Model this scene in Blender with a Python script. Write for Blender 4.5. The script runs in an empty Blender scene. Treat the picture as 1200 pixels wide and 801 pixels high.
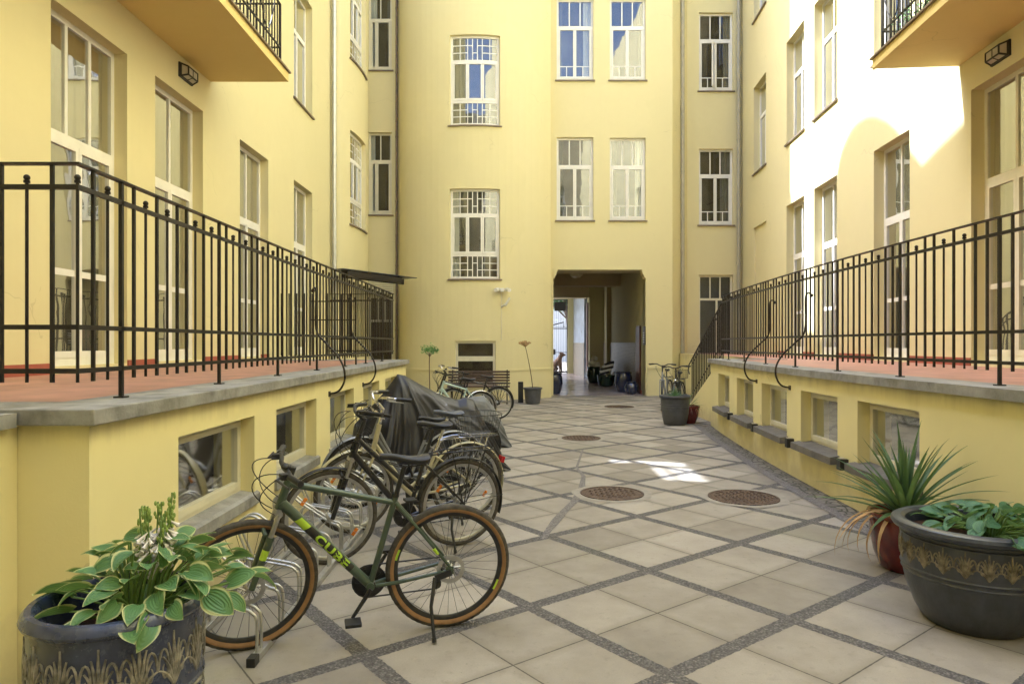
import bpy, bmesh, math, random
from mathutils import Vector, Matrix, Euler, noise as mnoise
R_ = math.radians
sc = bpy.context.scene
COL = sc.collection
rnd = random.Random(7)
WM = {}

# ------------------------------------------------------------------ objects
def tag(o, label=None, cat=None, group=None, kind=None):
    if label: o['label'] = label
    if cat: o['category'] = cat
    if group: o['group'] = group
    if kind: o['kind'] = kind
    return o

def thing(name, label, cat, loc=(0, 0, 0), rot=(0, 0, 0), group=None):
    o = bpy.data.objects.new(name, None)
    COL.objects.link(o)
    o.empty_display_size = 0.1
    o.location = loc
    o.rotation_euler = rot
    WM[o.name] = Matrix.LocRotScale(Vector(loc), Euler(rot), None)
    return tag(o, label, cat, group)

def kids(o):
    return [c for c in bpy.data.objects if c.parent == o]

def copy_tree(o, loc=None, rot=None):
    ch = {}
    for c in bpy.data.objects:
        if c.parent is not None:
            ch.setdefault(c.parent.name, []).append(c)
    def rec(src, parent):
        c = src.copy()
        COL.objects.link(c)
        if parent is not None:
            c.parent = parent
        for k in ch.get(src.name, []):
            rec(k, c)
        return c
    n = rec(o, None)
    if loc is not None: n.location = loc
    if rot is not None: n.rotation_euler = rot
    return n

class MB:
    def __init__(s):
        s.v, s.f, s.attr = [], [], None
    def vert(s, p):
        s.v.append((p[0], p[1], p[2])); return len(s.v) - 1
    def quad(s, a, b, c, d):
        n = len(s.v); s.v += [tuple(a), tuple(b), tuple(c), tuple(d)]; s.f.append((n, n+1, n+2, n+3))
    def poly(s, pts):
        n = len(s.v); s.v += [tuple(p) for p in pts]; s.f.append(tuple(range(n, n + len(pts))))
    def box(s, x0, x1, y0, y1, z0, z1):
        s.hexa([(x0, y0, z0), (x1, y0, z0), (x1, y1, z0), (x0, y1, z0), (x0, y0, z1), (x1, y0, z1), (x1, y1, z1), (x0, y1, z1)])
    def hexa(s, p):
        n = len(s.v); s.v += [tuple(q) for q in p]
        for f in ((3, 2, 1, 0), (4, 5, 6, 7), (0, 1, 5, 4), (1, 2, 6, 5), (2, 3, 7, 6), (3, 0, 4, 7)):
            s.f.append(tuple(n + i for i in f))
    def obox(s, c, ax, ay, az):
        c = Vector(c); ax = Vector(ax); ay = Vector(ay); az = Vector(az)
        s.hexa([c-ax-ay-az, c+ax-ay-az, c+ax+ay-az, c-ax+ay-az, c-ax-ay+az, c+ax-ay+az, c+ax+ay+az, c-ax+ay+az])
    def prism(s, pts, h):                      # polygon pts (3d) extruded by vector h
        n = len(s.v); k = len(pts); h = Vector(h)
        s.v += [tuple(p) for p in pts] + [tuple(Vector(p) + h) for p in pts]
        s.f.append(tuple(n + i for i in reversed(range(k)))); s.f.append(tuple(n + k + i for i in range(k)))
        for i in range(k):
            j = (i + 1) % k
            s.f.append((n + i, n + j, n + k + j, n + k + i))
    def tube(s, pts, r, sides=8, closed=False, cap=True, ry=None):
        P = [Vector(p) for p in pts]; k = len(P)
        if k < 2: return
        rr = r if isinstance(r, (list, tuple)) else [r] * k
        T = []
        for i in range(k):
            if closed: t = P[(i+1) % k] - P[(i-1) % k]
            else: t = P[min(i+1, k-1)] - P[max(i-1, 0)]
            T.append(t.normalized() if t.length > 1e-9 else Vector((0, 0, 1)))
        up = Vector((0, 0, 1)) if abs(T[0].z) < .9 else Vector((0, 1, 0))
        N = (up - T[0] * up.dot(T[0])).normalized()
        n0 = len(s.v)
        for i in range(k):
            if i:
                N = (N - T[i] * N.dot(T[i]))
                N = N.normalized() if N.length > 1e-6 else T[i].orthogonal().normalized()
            B = T[i].cross(N)
            for j in range(sides):
                a = 2 * math.pi * j / sides
                s.v.append(tuple(P[i] + N * (math.cos(a) * rr[i]) + B * (math.sin(a) * (ry if ry else rr[i]))))
        m = k if closed else k - 1
        for i in range(m):
            a0 = n0 + i * sides; b0 = n0 + ((i + 1) % k) * sides
            for j in range(sides):
                j2 = (j + 1) % sides
                s.f.append((a0 + j, a0 + j2, b0 + j2, b0 + j))
        if cap and not closed:
            s.f.append(tuple(n0 + j for j in reversed(range(sides))))
            s.f.append(tuple(n0 + (k - 1) * sides + j for j in range(sides)))
    def lathe(s, prof, c=(0, 0, 0), segs=32, axis='z', fr=None):
        n0 = len(s.v); k = len(prof)
        for i in range(segs):
            a = 2 * math.pi * i / segs
            for (r, z) in prof:
                q = r * (fr(a, z) if fr else 1)
                if axis == 'z': p = (c[0] + q * math.cos(a), c[1] + q * math.sin(a), c[2] + z)
                elif axis == 'y': p = (c[0] + q * math.cos(a), c[1] + z, c[2] + q * math.sin(a))
                else: p = (c[0] + z, c[1] + q * math.cos(a), c[2] + q * math.sin(a))
                s.v.append(p)
        for i in range(segs):
            a0 = n0 + i * k; b0 = n0 + ((i + 1) % segs) * k
            for j in range(k - 1):
                s.f.append((a0 + j, b0 + j, b0 + j + 1, a0 + j + 1))
    def ball(s, c, r, u=10, w=7, sc3=(1, 1, 1)):
        prof = [(max(1e-5, r * math.sin(math.pi * i / w)), -r * math.cos(math.pi * i / w)) for i in range(w + 1)]
        n0 = len(s.v); s.lathe(prof, (0, 0, 0), u)
        for i in range(n0, len(s.v)):
            p = s.v[i]; s.v[i] = (c[0] + p[0]*sc3[0], c[1] + p[1]*sc3[1], c[2] + p[2]*sc3[2])
    def grid(s, rows):
        n0 = len(s.v); m = len(rows[0])
        for r in rows: s.v += [tuple(p) for p in r]
        for i in range(len(rows) - 1):
            for j in range(m - 1):
                a = n0 + i * m + j
                s.f.append((a, a + 1, a + m + 1, a + m))
    def build(s, name, mat, parent=None, smooth=None, bevel=0, world=False, attr=None, recalc=False, solid=0):
        me = bpy.data.meshes.new(name)
        vv = s.v
        if world and parent is not None:
            r = parent
            while r.parent is not None: r = r.parent
            inv = WM[r.name].inverted() if r.name in WM else Matrix.Identity(4)
            vv = [tuple(inv @ Vector(p)) for p in s.v]
        me.from_pydata(vv, [], s.f)
        if recalc:
            bm = bmesh.new(); bm.from_mesh(me)
            bmesh.ops.remove_doubles(bm, verts=bm.verts, dist=1e-5)
            bmesh.ops.recalc_face_normals(bm, faces=bm.faces); bm.to_mesh(me); bm.free()
        me.update()
        if smooth:
            me.polygons.foreach_set('use_smooth', [True] * len(me.polygons))
            me.set_sharp_from_angle(angle=R_(smooth if smooth is not True else 40))
        if attr is not None:
            at = me.attributes.new('rim', 'FLOAT', 'POINT'); at.data.foreach_set('value', attr)
        me.materials.append(mat)
        o = bpy.data.objects.new(name, me); COL.objects.link(o)
        if parent is not None: o.parent = parent
        if bevel:
            b = o.modifiers.new('Bevel', 'BEVEL'); b.width = bevel; b.segments = 2; b.limit_method = 'ANGLE'; b.angle_limit = R_(40)
        if solid:
            b = o.modifiers.new('Solid', 'SOLIDIFY'); b.thickness = solid; b.offset = 0
        return o

def bez(p0, p1, p2, p3, n=12):
    p0, p1, p2, p3 = map(Vector, (p0, p1, p2, p3)); out = []
    for i in range(n + 1):
        t = i / n; q = 1 - t
        out.append(p0*q**3 + p1*3*q*q*t + p2*3*q*t*t + p3*t**3)
    return out

def spline(P, n=6):
    P = [Vector(p) for p in P]; out = []
    for i in range(len(P) - 1):
        a = P[max(i-1, 0)]; b = P[i]; c = P[i+1]; d = P[min(i+2, len(P)-1)]
        for k in range(n):
            t = k / n
            out.append(.5*((2*b)+(c-a)*t+(2*a-5*b+4*c-d)*t*t+(3*b-a-3*c+d)*t**3))
    out.append(P[-1]); return out

# ------------------------------------------------------------------ materials
def newmat(name):
    m = bpy.data.materials.new(name); m.use_nodes = True
    nt = m.node_tree; b = nt.nodes['Principled BSDF']
    return m, nt, b
def nd(nt, t, **kw):
    n = nt.nodes.new(t)
    for k, v in kw.items():
        if k.startswith('i_'):
            key = k[2:]
            n.inputs[int(key) if key.isdigit() else key.replace('_', ' ')].default_value = v
        else: setattr(n, k, v)
    return n
def ramp(nt, pts):
    n = nt.nodes.new('ShaderNodeValToRGB'); e = n.color_ramp.elements
    while len(e) < len(pts): e.new(.5)
    for i, (p, c) in enumerate(pts):
        e[i].position = p; e[i].color = (*c, 1) if len(c) == 3 else c
    return n
def math_n(nt, op, a, b=None, c=None):
    n = nt.nodes.new('ShaderNodeMath'); n.operation = op
    for i, x in enumerate((a, b, c)):
        if x is None: continue
        if isinstance(x, (int, float)): n.inputs[i].default_value = x
        else: nt.links.new(x, n.inputs[i])
    return n.outputs[0]
def mixc(nt, fac, a, b, mode='MIX'):
    n = nt.nodes.new('ShaderNodeMix'); n.data_type = 'RGBA'; n.blend_type = mode
    for i, x in ((0, fac), (6, a), (7, b)):
        if isinstance(x, (int, float)): n.inputs[i].default_value = x
        elif isinstance(x, tuple): n.inputs[i].default_value = (*x, 1) if len(x) == 3 else x
        else: nt.links.new(x, n.inputs[i])
    return n.outputs[2]
def noise_n(nt, vec, scale, detail=4, rough=.55):
    n = nd(nt, 'ShaderNodeTexNoise', i_Scale=scale, i_Detail=detail, i_Roughness=rough)
    if vec is not None: nt.links.new(vec, n.inputs['Vector'])
    return n.outputs['Fac']
def bump_n(nt, h, bsdf, strength=.3, dist=.01):
    n = nd(nt, 'ShaderNodeBump', i_Strength=strength, i_Distance=dist)
    nt.links.new(h, n.inputs['Height']); nt.links.new(n.outputs[0], bsdf.inputs['Normal']); return n
def gcoord(nt):
    g = nt.nodes.new('ShaderNodeNewGeometry'); return g.outputs['Position']
def ocoord(nt):
    g = nt.nodes.new('ShaderNodeTexCoord'); return g.outputs['Object']

def simple(name, col, rough=.5, metal=0, spec=.5, var=.12, scale=12, bump=0, coat=0, bscale=None):
    m, nt, b = newmat(name)
    b.inputs['Roughness'].default_value = rough; b.inputs['Metallic'].default_value = metal
    b.inputs['Specular IOR Level'].default_value = spec
    b.inputs['Coat Weight'].default_value = coat
    vec = ocoord(nt)
    n = noise_n(nt, vec, scale, 5)
    rp = ramp(nt, [(.3, tuple(c * (1 - var) for c in col)), (.7, tuple(min(1, c * (1 + var)) for c in col))])
    nt.links.new(n, rp.inputs[0]); nt.links.new(rp.outputs[0], b.inputs['Base Color'])
    rr = nd(nt, 'ShaderNodeMapRange'); rr.inputs[3].default_value = max(.02, rough - .08); rr.inputs[4].default_value = min(1, rough + .1)
    nt.links.new(n, rr.inputs[0]); nt.links.new(rr.outputs[0], b.inputs['Roughness'])
    if bump:
        bump_n(nt, noise_n(nt, vec, bscale or scale * 6, 3), b, bump, .004)
    return m

def stucco(name, col, stain=(.42, .35, .22), damp=0.0, moss=0.0, ztop=1.2):
    m, nt, b = newmat(name)
    b.inputs['Roughness'].default_value = .88; b.inputs['Specular IOR Level'].default_value = .25
    p = gcoord(nt)
    n1 = noise_n(nt, p, .7, 6, .6)
    n2 = noise_n(nt, p, 5.0, 6, .6)
    c = mixc(nt, math_n(nt, 'MULTIPLY', n1, .55), col, tuple(x * k for x, k in zip(col, (.93, .91, .83))))
    r2 = ramp(nt, [(.42, (0, 0, 0)), (.72, (1, 1, 1))]); nt.links.new(n2, r2.inputs[0])
    c = mixc(nt, math_n(nt, 'MULTIPLY', r2.outputs[0], .16), c, tuple(min(1, x * 1.08) for x in col))
    # vertical run-off streaks
    mp = nd(nt, 'ShaderNodeMapping'); mp.inputs['Scale'].default_value = (3.2, 3.2, .22); nt.links.new(p, mp.inputs[0])
    n3 = noise_n(nt, mp.outputs[0], 1.6, 5, .65)
    r3 = ramp(nt, [(.58, (0, 0, 0)), (.8, (1, 1, 1))]); nt.links.new(n3, r3.inputs[0])
    c = mixc(nt, math_n(nt, 'MULTIPLY', r3.outputs[0], .13 + damp * .3), c, tuple(x * y for x, y in zip(col, (.8, .78, .7))))
    pv = nd(nt, 'ShaderNodeTexVoronoi', i_Scale=.32); pw = nd(nt, 'ShaderNodeVectorMath', operation='ADD'); nt.links.new(p, pw.inputs[0])
    pn = nd(nt, 'ShaderNodeTexNoise', i_Scale=1.3, i_Detail=3.0); nt.links.new(p, pn.inputs['Vector']); nt.links.new(pn.outputs['Color'], pw.inputs[1]); nt.links.new(pw.outputs[0], pv.inputs['Vector'])
    pr = ramp(nt, [(.55, (0, 0, 0)), (.60, (1, 1, 1))]); nt.links.new(pv.outputs['Color'], pr.inputs[0])
    c = mixc(nt, math_n(nt, 'MULTIPLY', pr.outputs[0], .22), c, tuple(x * k for x, k in zip(col, (.93, .93, .86))))
    ce = nd(nt, 'ShaderNodeTexVoronoi', feature='DISTANCE_TO_EDGE', i_Scale=.55); nt.links.new(pw.outputs[0], ce.inputs['Vector'])
    cl = math_n(nt, 'MULTIPLY', math_n(nt, 'LESS_THAN', ce.outputs[0], .0032), math_n(nt, 'GREATER_THAN', n1, .56))
    c = mixc(nt, math_n(nt, 'MULTIPLY', cl, .30), c, tuple(x * .6 for x in col))
    if damp:
        s = nd(nt, 'ShaderNodeSeparateXYZ'); nt.links.new(p, s.inputs[0])
        h = math_n(nt, 'SUBTRACT', 1.0, math_n(nt, 'DIVIDE', s.outputs[2], .42))
        h = math_n(nt, 'ADD', h, math_n(nt, 'MULTIPLY', math_n(nt, 'SUBTRACT', n2, .5), 1.5))
        hr = ramp(nt, [(.15, (0, 0, 0)), (.95, (1, 1, 1))]); nt.links.new(h, hr.inputs[0])
        c = mixc(nt, math_n(nt, 'MULTIPLY', hr.outputs[0], damp), c, stain)
        # streaky darkening towards the coping
        h2 = math_n(nt, 'DIVIDE', math_n(nt, 'SUBTRACT', s.outputs[2], ztop - .22), .22)
        h2 = math_n(nt, 'MULTIPLY', h2, math_n(nt, 'MULTIPLY', n3, 1.6))
        h2r = ramp(nt, [(.45, (0, 0, 0)), (1., (1, 1, 1))]); nt.links.new(h2, h2r.inputs[0])
        c = mixc(nt, math_n(nt, 'MULTIPLY', h2r.outputs[0], damp * .7), c, (.3, .25, .15))
    nt.links.new(c, b.inputs['Base Color'])
    bb = math_n(nt, 'ADD', math_n(nt, 'MULTIPLY', noise_n(nt, p, 90, 3), .35), noise_n(nt, p, 3, 4))
    bump_n(nt, bb, b, .22, .012)
    return m

M = {}
WALL = (.71, .644, .375)
M['wall'] = stucco('stucco_yellow', WALL, damp=.0)
M['wall_low'] = stucco('stucco_plinth', (.81, .735, .395), damp=.5)
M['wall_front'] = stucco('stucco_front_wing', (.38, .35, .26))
M['soffit'] = stucco('stucco_soffit', (.74, .59, .24))
M['white_paint'] = simple('white_paint', (.78, .76, .70), .42, var=.05, scale=5)
M['cream_paint'] = simple('cream_paint', (.70, .66, .50), .45, var=.06, scale=6)
M['iron'] = simple('black_iron', (.022, .018, .015), .42, .3, var=.35, scale=18, bump=.15)
M['sill_metal'] = simple('sill_sheet', (.20, .155, .11), .5, .2, var=.2, scale=8)
M['zinc'] = simple('zinc_pipe', (.52, .52, .50), .38, .7, var=.1, scale=5)
M['steel'] = simple('galvanised_steel', (.52, .52, .50), .42, .9, var=.12, scale=14)
M['chrome'] = simple('chrome', (.75, .75, .74), .14, 1, var=.05)
M['black_plastic'] = simple('black_plastic', (.018, .018, .018), .45, var=.3, scale=30)
M['rubber'] = simple('tyre_rubber', (.026, .025, .024), .85, spec=.25, var=.35, scale=40, bump=.3)
M['dusty_rubber'] = simple('dusty_rubber', (.075, .068, .058), .9, spec=.2, var=.4, scale=30, bump=.3)
M['tan_wall'] = simple('tan_sidewall', (.27, .15, .06), .7, var=.15, scale=30)
M['alloy'] = simple('alloy', (.42, .42, .41), .35, .9, var=.12, scale=30)
M['dark_alloy'] = simple('dark_alloy', (.045, .045, .046), .38, .6, var=.2, scale=30)
M['bike_green'] = simple('olive_green_paint', (.060, .088, .060), .38, .15, var=.08, scale=9, coat=.4)
M['lime'] = simple('lime_decal', (.42, .62, .03), .45, var=.05)
M['bike_black'] = simple('gloss_black_paint', (.012, .012, .013), .28, .1, var=.2, scale=9, coat=.5)
M['bike_cream'] = simple('champagne_paint', (.50, .46, .28), .32, .2, var=.08, scale=9, coat=.5)
M['bike_teal'] = simple('pale_teal_paint', (.45, .58, .56), .32, .1, var=.08, coat=.5)
M['bike_grey'] = simple('silver_grey_paint', (.26, .27, .28), .35, .4, var=.1, coat=.4)
M['bike_red'] = simple('red_paint', (.36, .02, .03), .35, .1, var=.1, coat=.4)
M['saddle'] = simple('black_saddle', (.028, .028, .03), .5, var=.3, scale=25, bump=.2)
M['saddle_grey'] = simple('grey_saddle', (.09, .10, .13), .5, var=.25, scale=25, bump=.2)
M['orange'] = simple('orange_reflector', (.62, .19, .015), .25, var=.1)
M['red_lens'] = simple('red_lens', (.35, .01, .012), .2, var=.1)
M['terracotta_floor'] = simple('red_terrace_screed', (.41, .205, .145), .55, var=.24, scale=3.5, bump=.1)
M['red_skirt'] = simple('red_skirting', (.36, .10, .06), .6, var=.12, scale=5)
M['wood_bench'] = simple('brown_slats', (.085, .055, .042), .55, var=.3, scale=9, bump=.25)
M['soil'] = simple('potting_soil', (.045, .026, .016), .95, spec=.1, var=.5, scale=30, bump=1.0)
M['brown_door'] = simple('brown_door', (.10, .035, .015), .4, var=.2)
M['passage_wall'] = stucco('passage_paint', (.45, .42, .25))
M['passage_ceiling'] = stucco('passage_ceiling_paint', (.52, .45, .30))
M['lamp_glass'] = simple('frosted_lamp_glass', (.50, .46, .35), .3, var=.1)
M['dog_fur'] = simple('tan_fur', (.06, .03, .014), .9, var=.5, scale=5)
M['tarp'] = simple('black_tarpaulin', (.011, .011, .014), .42, spec=.5, var=.35, scale=5, bump=.5, bscale=14)
M['tarp_grey'] = simple('grey_tarpaulin', (.16, .165, .165), .5, spec=.4, var=.3, scale=5, bump=.5, bscale=14)
M['blue_glaze'] = simple('blue_glaze', (.018, .024, .055), .15, var=.35, scale=6, coat=.6)
M['green_glaze'] = simple('green_glaze', (.02, .042, .025), .18, var=.35, scale=6, coat=.6)
M['grey_pot'] = simple('grey_pot', (.075, .078, .088), .5, var=.25, scale=7, bump=.2)
M['red_pot'] = simple('oxblood_glaze', (.13, .018, .012), .2, var=.3, scale=6, coat=.5)
M['concrete'] = None

def pot_mat(name, base, hi, rough):
    m, nt, b = newmat(name); o = ocoord(nt)
    n = noise_n(nt, o, 9, 6, .65); n2 = noise_n(nt, o, 45, 4)
    mp = nd(nt, 'ShaderNodeMapping'); mp.inputs['Scale'].default_value = (14, 14, 1.2); nt.links.new(o, mp.inputs[0])
    n3 = noise_n(nt, mp.outputs[0], 1.5, 4)
    r = ramp(nt, [(.38, base), (.60, tuple(x * 1.9 for x in base)), (.78, hi)])
    nt.links.new(math_n(nt, 'ADD', math_n(nt, 'MULTIPLY', n, .6), math_n(nt, 'MULTIPLY', n3, .4)), r.inputs[0])
    nt.links.new(r.outputs[0], b.inputs['Base Color'])
    rr = nd(nt, 'ShaderNodeMapRange'); rr.inputs[3].default_value = rough - .12; rr.inputs[4].default_value = rough + .18
    nt.links.new(n, rr.inputs[0]); nt.links.new(rr.outputs[0], b.inputs['Roughness'])
    b.inputs['Coat Weight'].default_value = .25
    bump_n(nt, n2, b, .25, .004); return m
M['pot_blue'] = pot_mat('dark_blue_glazed_pot', (.027, .034, .066), (.12, .13, .165), .24)
M['pot_bronze'] = pot_mat('bronze_black_pot', (.028, .032, .042), (.11, .11, .11), .34)
M['relief_gold'] = simple('rubbed_relief', (.17, .145, .095), .42, .1, var=.75, scale=28, bump=.3)
M['relief_pale'] = simple('rubbed_pale_relief', (.23, .215, .18), .40, .1, var=.75, scale=28, bump=.3)

def stone_mat():
    m, nt, b = newmat('grey_coping_stone'); p = gcoord(nt)
    n = noise_n(nt, p, 6, 7, .65); n2 = noise_n(nt, p, 60, 3)
    r = ramp(nt, [(.3, (.17, .165, .155)), (.5, (.29, .285, .27)), (.7, (.38, .37, .35))]); nt.links.new(n, r.inputs[0])
    n3 = noise_n(nt, p, 2.2, 5); r3 = ramp(nt, [(.5, (0, 0, 0)), (.68, (1, 1, 1))]); nt.links.new(n3, r3.inputs[0])
    c = mixc(nt, math_n(nt, 'MULTIPLY', r3.outputs[0], .4), r.outputs[0], (.16, .15, .09))
    nt.links.new(c, b.inputs['Base Color']); b.inputs['Roughness'].default_value = .75
    bump_n(nt, n2, b, .4, .006); return m
M['stone'] = stone_mat()
M['dark_stone'] = simple('dark_grey_sill_stone', (.15, .14, .125), .7, var=.25, scale=9, bump=.4)

def glass_mat(name, mn=.10, gain=1.7, tint=(.86, .88, .84), dust=.06, rough=.015):
    m, nt, b = newmat(name); nt.nodes.remove(b)
    out = [n for n in nt.nodes if n.type == 'OUTPUT_MATERIAL'][0]
    fr = nd(nt, 'ShaderNodeFresnel', i_IOR=1.5)
    fac = math_n(nt, 'MINIMUM', math_n(nt, 'MAXIMUM', math_n(nt, 'MULTIPLY', fr.outputs[0], gain), mn), .95)
    tr = nd(nt, 'ShaderNodeBsdfTransparent'); tr.inputs[0].default_value = (*tint, 1)
    gl = nd(nt, 'ShaderNodeBsdfGlossy'); gl.inputs['Roughness'].default_value = rough; gl.inputs[0].default_value = (.95, .97, 1, 1)
    p = gcoord(nt); bn = nd(nt, 'ShaderNodeBump', i_Strength=.10, i_Distance=.02)
    nt.links.new(noise_n(nt, p, 1.8, 2), bn.inputs['Height']); nt.links.new(bn.outputs[0], gl.inputs['Normal'])
    df = nd(nt, 'ShaderNodeBsdfDiffuse'); df.inputs[0].default_value = (.30, .28, .22, 1)
    dm = nt.nodes.new('ShaderNodeMixShader'); nt.links.new(math_n(nt, 'MULTIPLY', noise_n(nt, p, 3.5, 5, .6), dust * 2), dm.inputs[0]); nt.links.new(tr.outputs[0], dm.inputs[1]); nt.links.new(df.outputs[0], dm.inputs[2])
    mx = nt.nodes.new('ShaderNodeMixShader'); nt.links.new(fac, mx.inputs[0]); nt.links.new(dm.outputs[0], mx.inputs[1]); nt.links.new(gl.outputs[0], mx.inputs[2])
    nt.links.new(mx.outputs[0], out.inputs[0]); return m
M['glass'] = glass_mat('window_glass', .055, 1.0)
M['glass_dusty'] = glass_mat('dusty_basement_glass', .04, .6, dust=.09, rough=.05)
M['glass_french'] = glass_mat('french_window_glass', .05, .55, dust=.16)
M['pipe_paint'] = simple('cream_grey_pipe_paint', (.40, .37, .27), .5, .1, var=.12, scale=4)
M['glass_shiny'] = glass_mat('old_window_glass', .15, 1.1)
M['curtain'] = simple('beige_curtain', (.24, .22, .165), .9, spec=.1, var=.12, scale=3)
M['curtain_grey'] = simple('grey_blind', (.17, .16, .125), .9, spec=.1, var=.15, scale=3)
M['dark_room'] = simple('dark_interior', (.05, .038, .018), .9, spec=.1, var=.5, scale=1.2)  # darkness of an unlit room put into a flat sheet colour
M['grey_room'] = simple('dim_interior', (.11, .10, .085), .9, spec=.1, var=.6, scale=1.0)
M['net'] = simple('white_net_curtain', (.66, .66, .62), .9, spec=.1, var=.1, scale=3)
M['navy_room'] = simple('navy_door_panel', (.03, .035, .06), .35, var=.3, scale=2)

def leaf_mat(name, cen, edge, thr, vein=0.0):
    m, nt, b = newmat(name); o = ocoord(nt)
    at = nd(nt, 'ShaderNodeAttribute', attribute_name='rim')
    n = noise_n(nt, o, 14, 4); n2 = noise_n(nt, o, 5, 3)
    k = math_n(nt, 'ADD', at.outputs['Fac'], math_n(nt, 'MULTIPLY', math_n(nt, 'SUBTRACT', n, .5), .55))
    rp = ramp(nt, [(max(0, thr - .06), (0, 0, 0)), (min(1, thr + .06), (1, 1, 1))]); nt.links.new(k, rp.inputs[0])
    c0 = mixc(nt, n2, tuple(x * .75 for x in cen), tuple(x * 1.3 for x in cen))
    c = mixc(nt, rp.outputs[0], c0, edge)
    nt.links.new(c, b.inputs['Base Color']); b.inputs['Roughness'].default_value = .42
    b.inputs['Transmission Weight'].default_value = 0
    b.inputs['Subsurface Weight'].default_value = 0
    w = math_n(nt, 'SINE', math_n(nt, 'MULTIPLY', at.outputs['Fac'], 26.0))
    bump_n(nt, w, b, .35, .003)
    out = [q for q in nt.nodes if q.type == 'OUTPUT_MATERIAL'][0]; tl = nd(nt, 'ShaderNodeBsdfTranslucent'); nt.links.new(mixc(nt, .5, c, (.30, .42, .06)), tl.inputs[0])
    mx = nt.nodes.new('ShaderNodeMixShader'); mx.inputs[0].default_value = .28; nt.links.new(b.outputs[0], mx.inputs[1]); nt.links.new(tl.outputs[0], mx.inputs[2]); nt.links.new(mx.outputs[0], out.inputs[0])
    return m
M['hosta_var'] = leaf_mat('variegated_hosta_leaf', (.115, .245, .085), (.56, .58, .26), .82)
M['hosta_blue'] = leaf_mat('blue_green_leaf', (.085, .20, .105), (.12, .26, .11), .9)
M['stem_green'] = simple('green_stem', (.17, .27, .07), .5, var=.2)
M['yucca'] = leaf_mat('yucca_blade', (.075, .145, .065), (.15, .20, .09), .95)
M['dry_leaf'] = simple('dry_straw_leaf', (.42, .27, .12), .8, var=.25)
M['dry_red'] = simple('dry_russet_leaf', (.24, .10, .07), .8, var=.3)
M['petal'] = simple('pale_petal', (.80, .75, .72), .6, var=.08)
M['bud'] = simple('green_bud', (.26, .36, .08), .6, var=.2)
M['leaf_small'] = simple('small_leaf', (.10, .22, .04), .55, var=.35, scale=6)
M['tree_leaf'] = simple('tree_leaf', (.07, .15, .03), .6, var=.5, scale=2)
M['bark'] = simple('thin_bark', (.10, .07, .045), .9, var=.3, scale=20, bump=.5)
M['pale_facade'] = stucco('pale_street_stucco', (.62, .62, .60))

def rust_mat():
    m, nt, b = newmat('rusty_cast_iron'); o = ocoord(nt)
    v = nd(nt, 'ShaderNodeTexBrick'); v.inputs['Scale'].default_value = 14; v.inputs['Color1'].default_value = (1, 1, 1, 1); v.inputs['Color2'].default_value = (.8, .8, .8, 1)
    v.inputs['Mortar'].default_value = (0, 0, 0, 1); v.inputs['Mortar Size'].default_value = .06; nt.links.new(o, v.inputs['Vector'])
    n = noise_n(nt, o, 12, 6); r = ramp(nt, [(.35, (.12, .075, .05)), (.65, (.25, .165, .11))]); nt.links.new(n, r.inputs[0])
    c = mixc(nt, v.outputs['Fac'], r.outputs[0], (.05, .035, .028)); nt.links.new(c, b.inputs['Base Color'])
    b.inputs['Roughness'].default_value = .75; b.inputs['Metallic'].default_value = .2
    bump_n(nt, math_n(nt, 'SUBTRACT', 1.0, v.outputs['Fac']), b, .8, .01); return m
M['rust'] = rust_mat()
M['collar'] = simple('pale_concrete_ring', (.30, .275, .23), .9, var=.15, scale=12, bump=.5)

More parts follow.
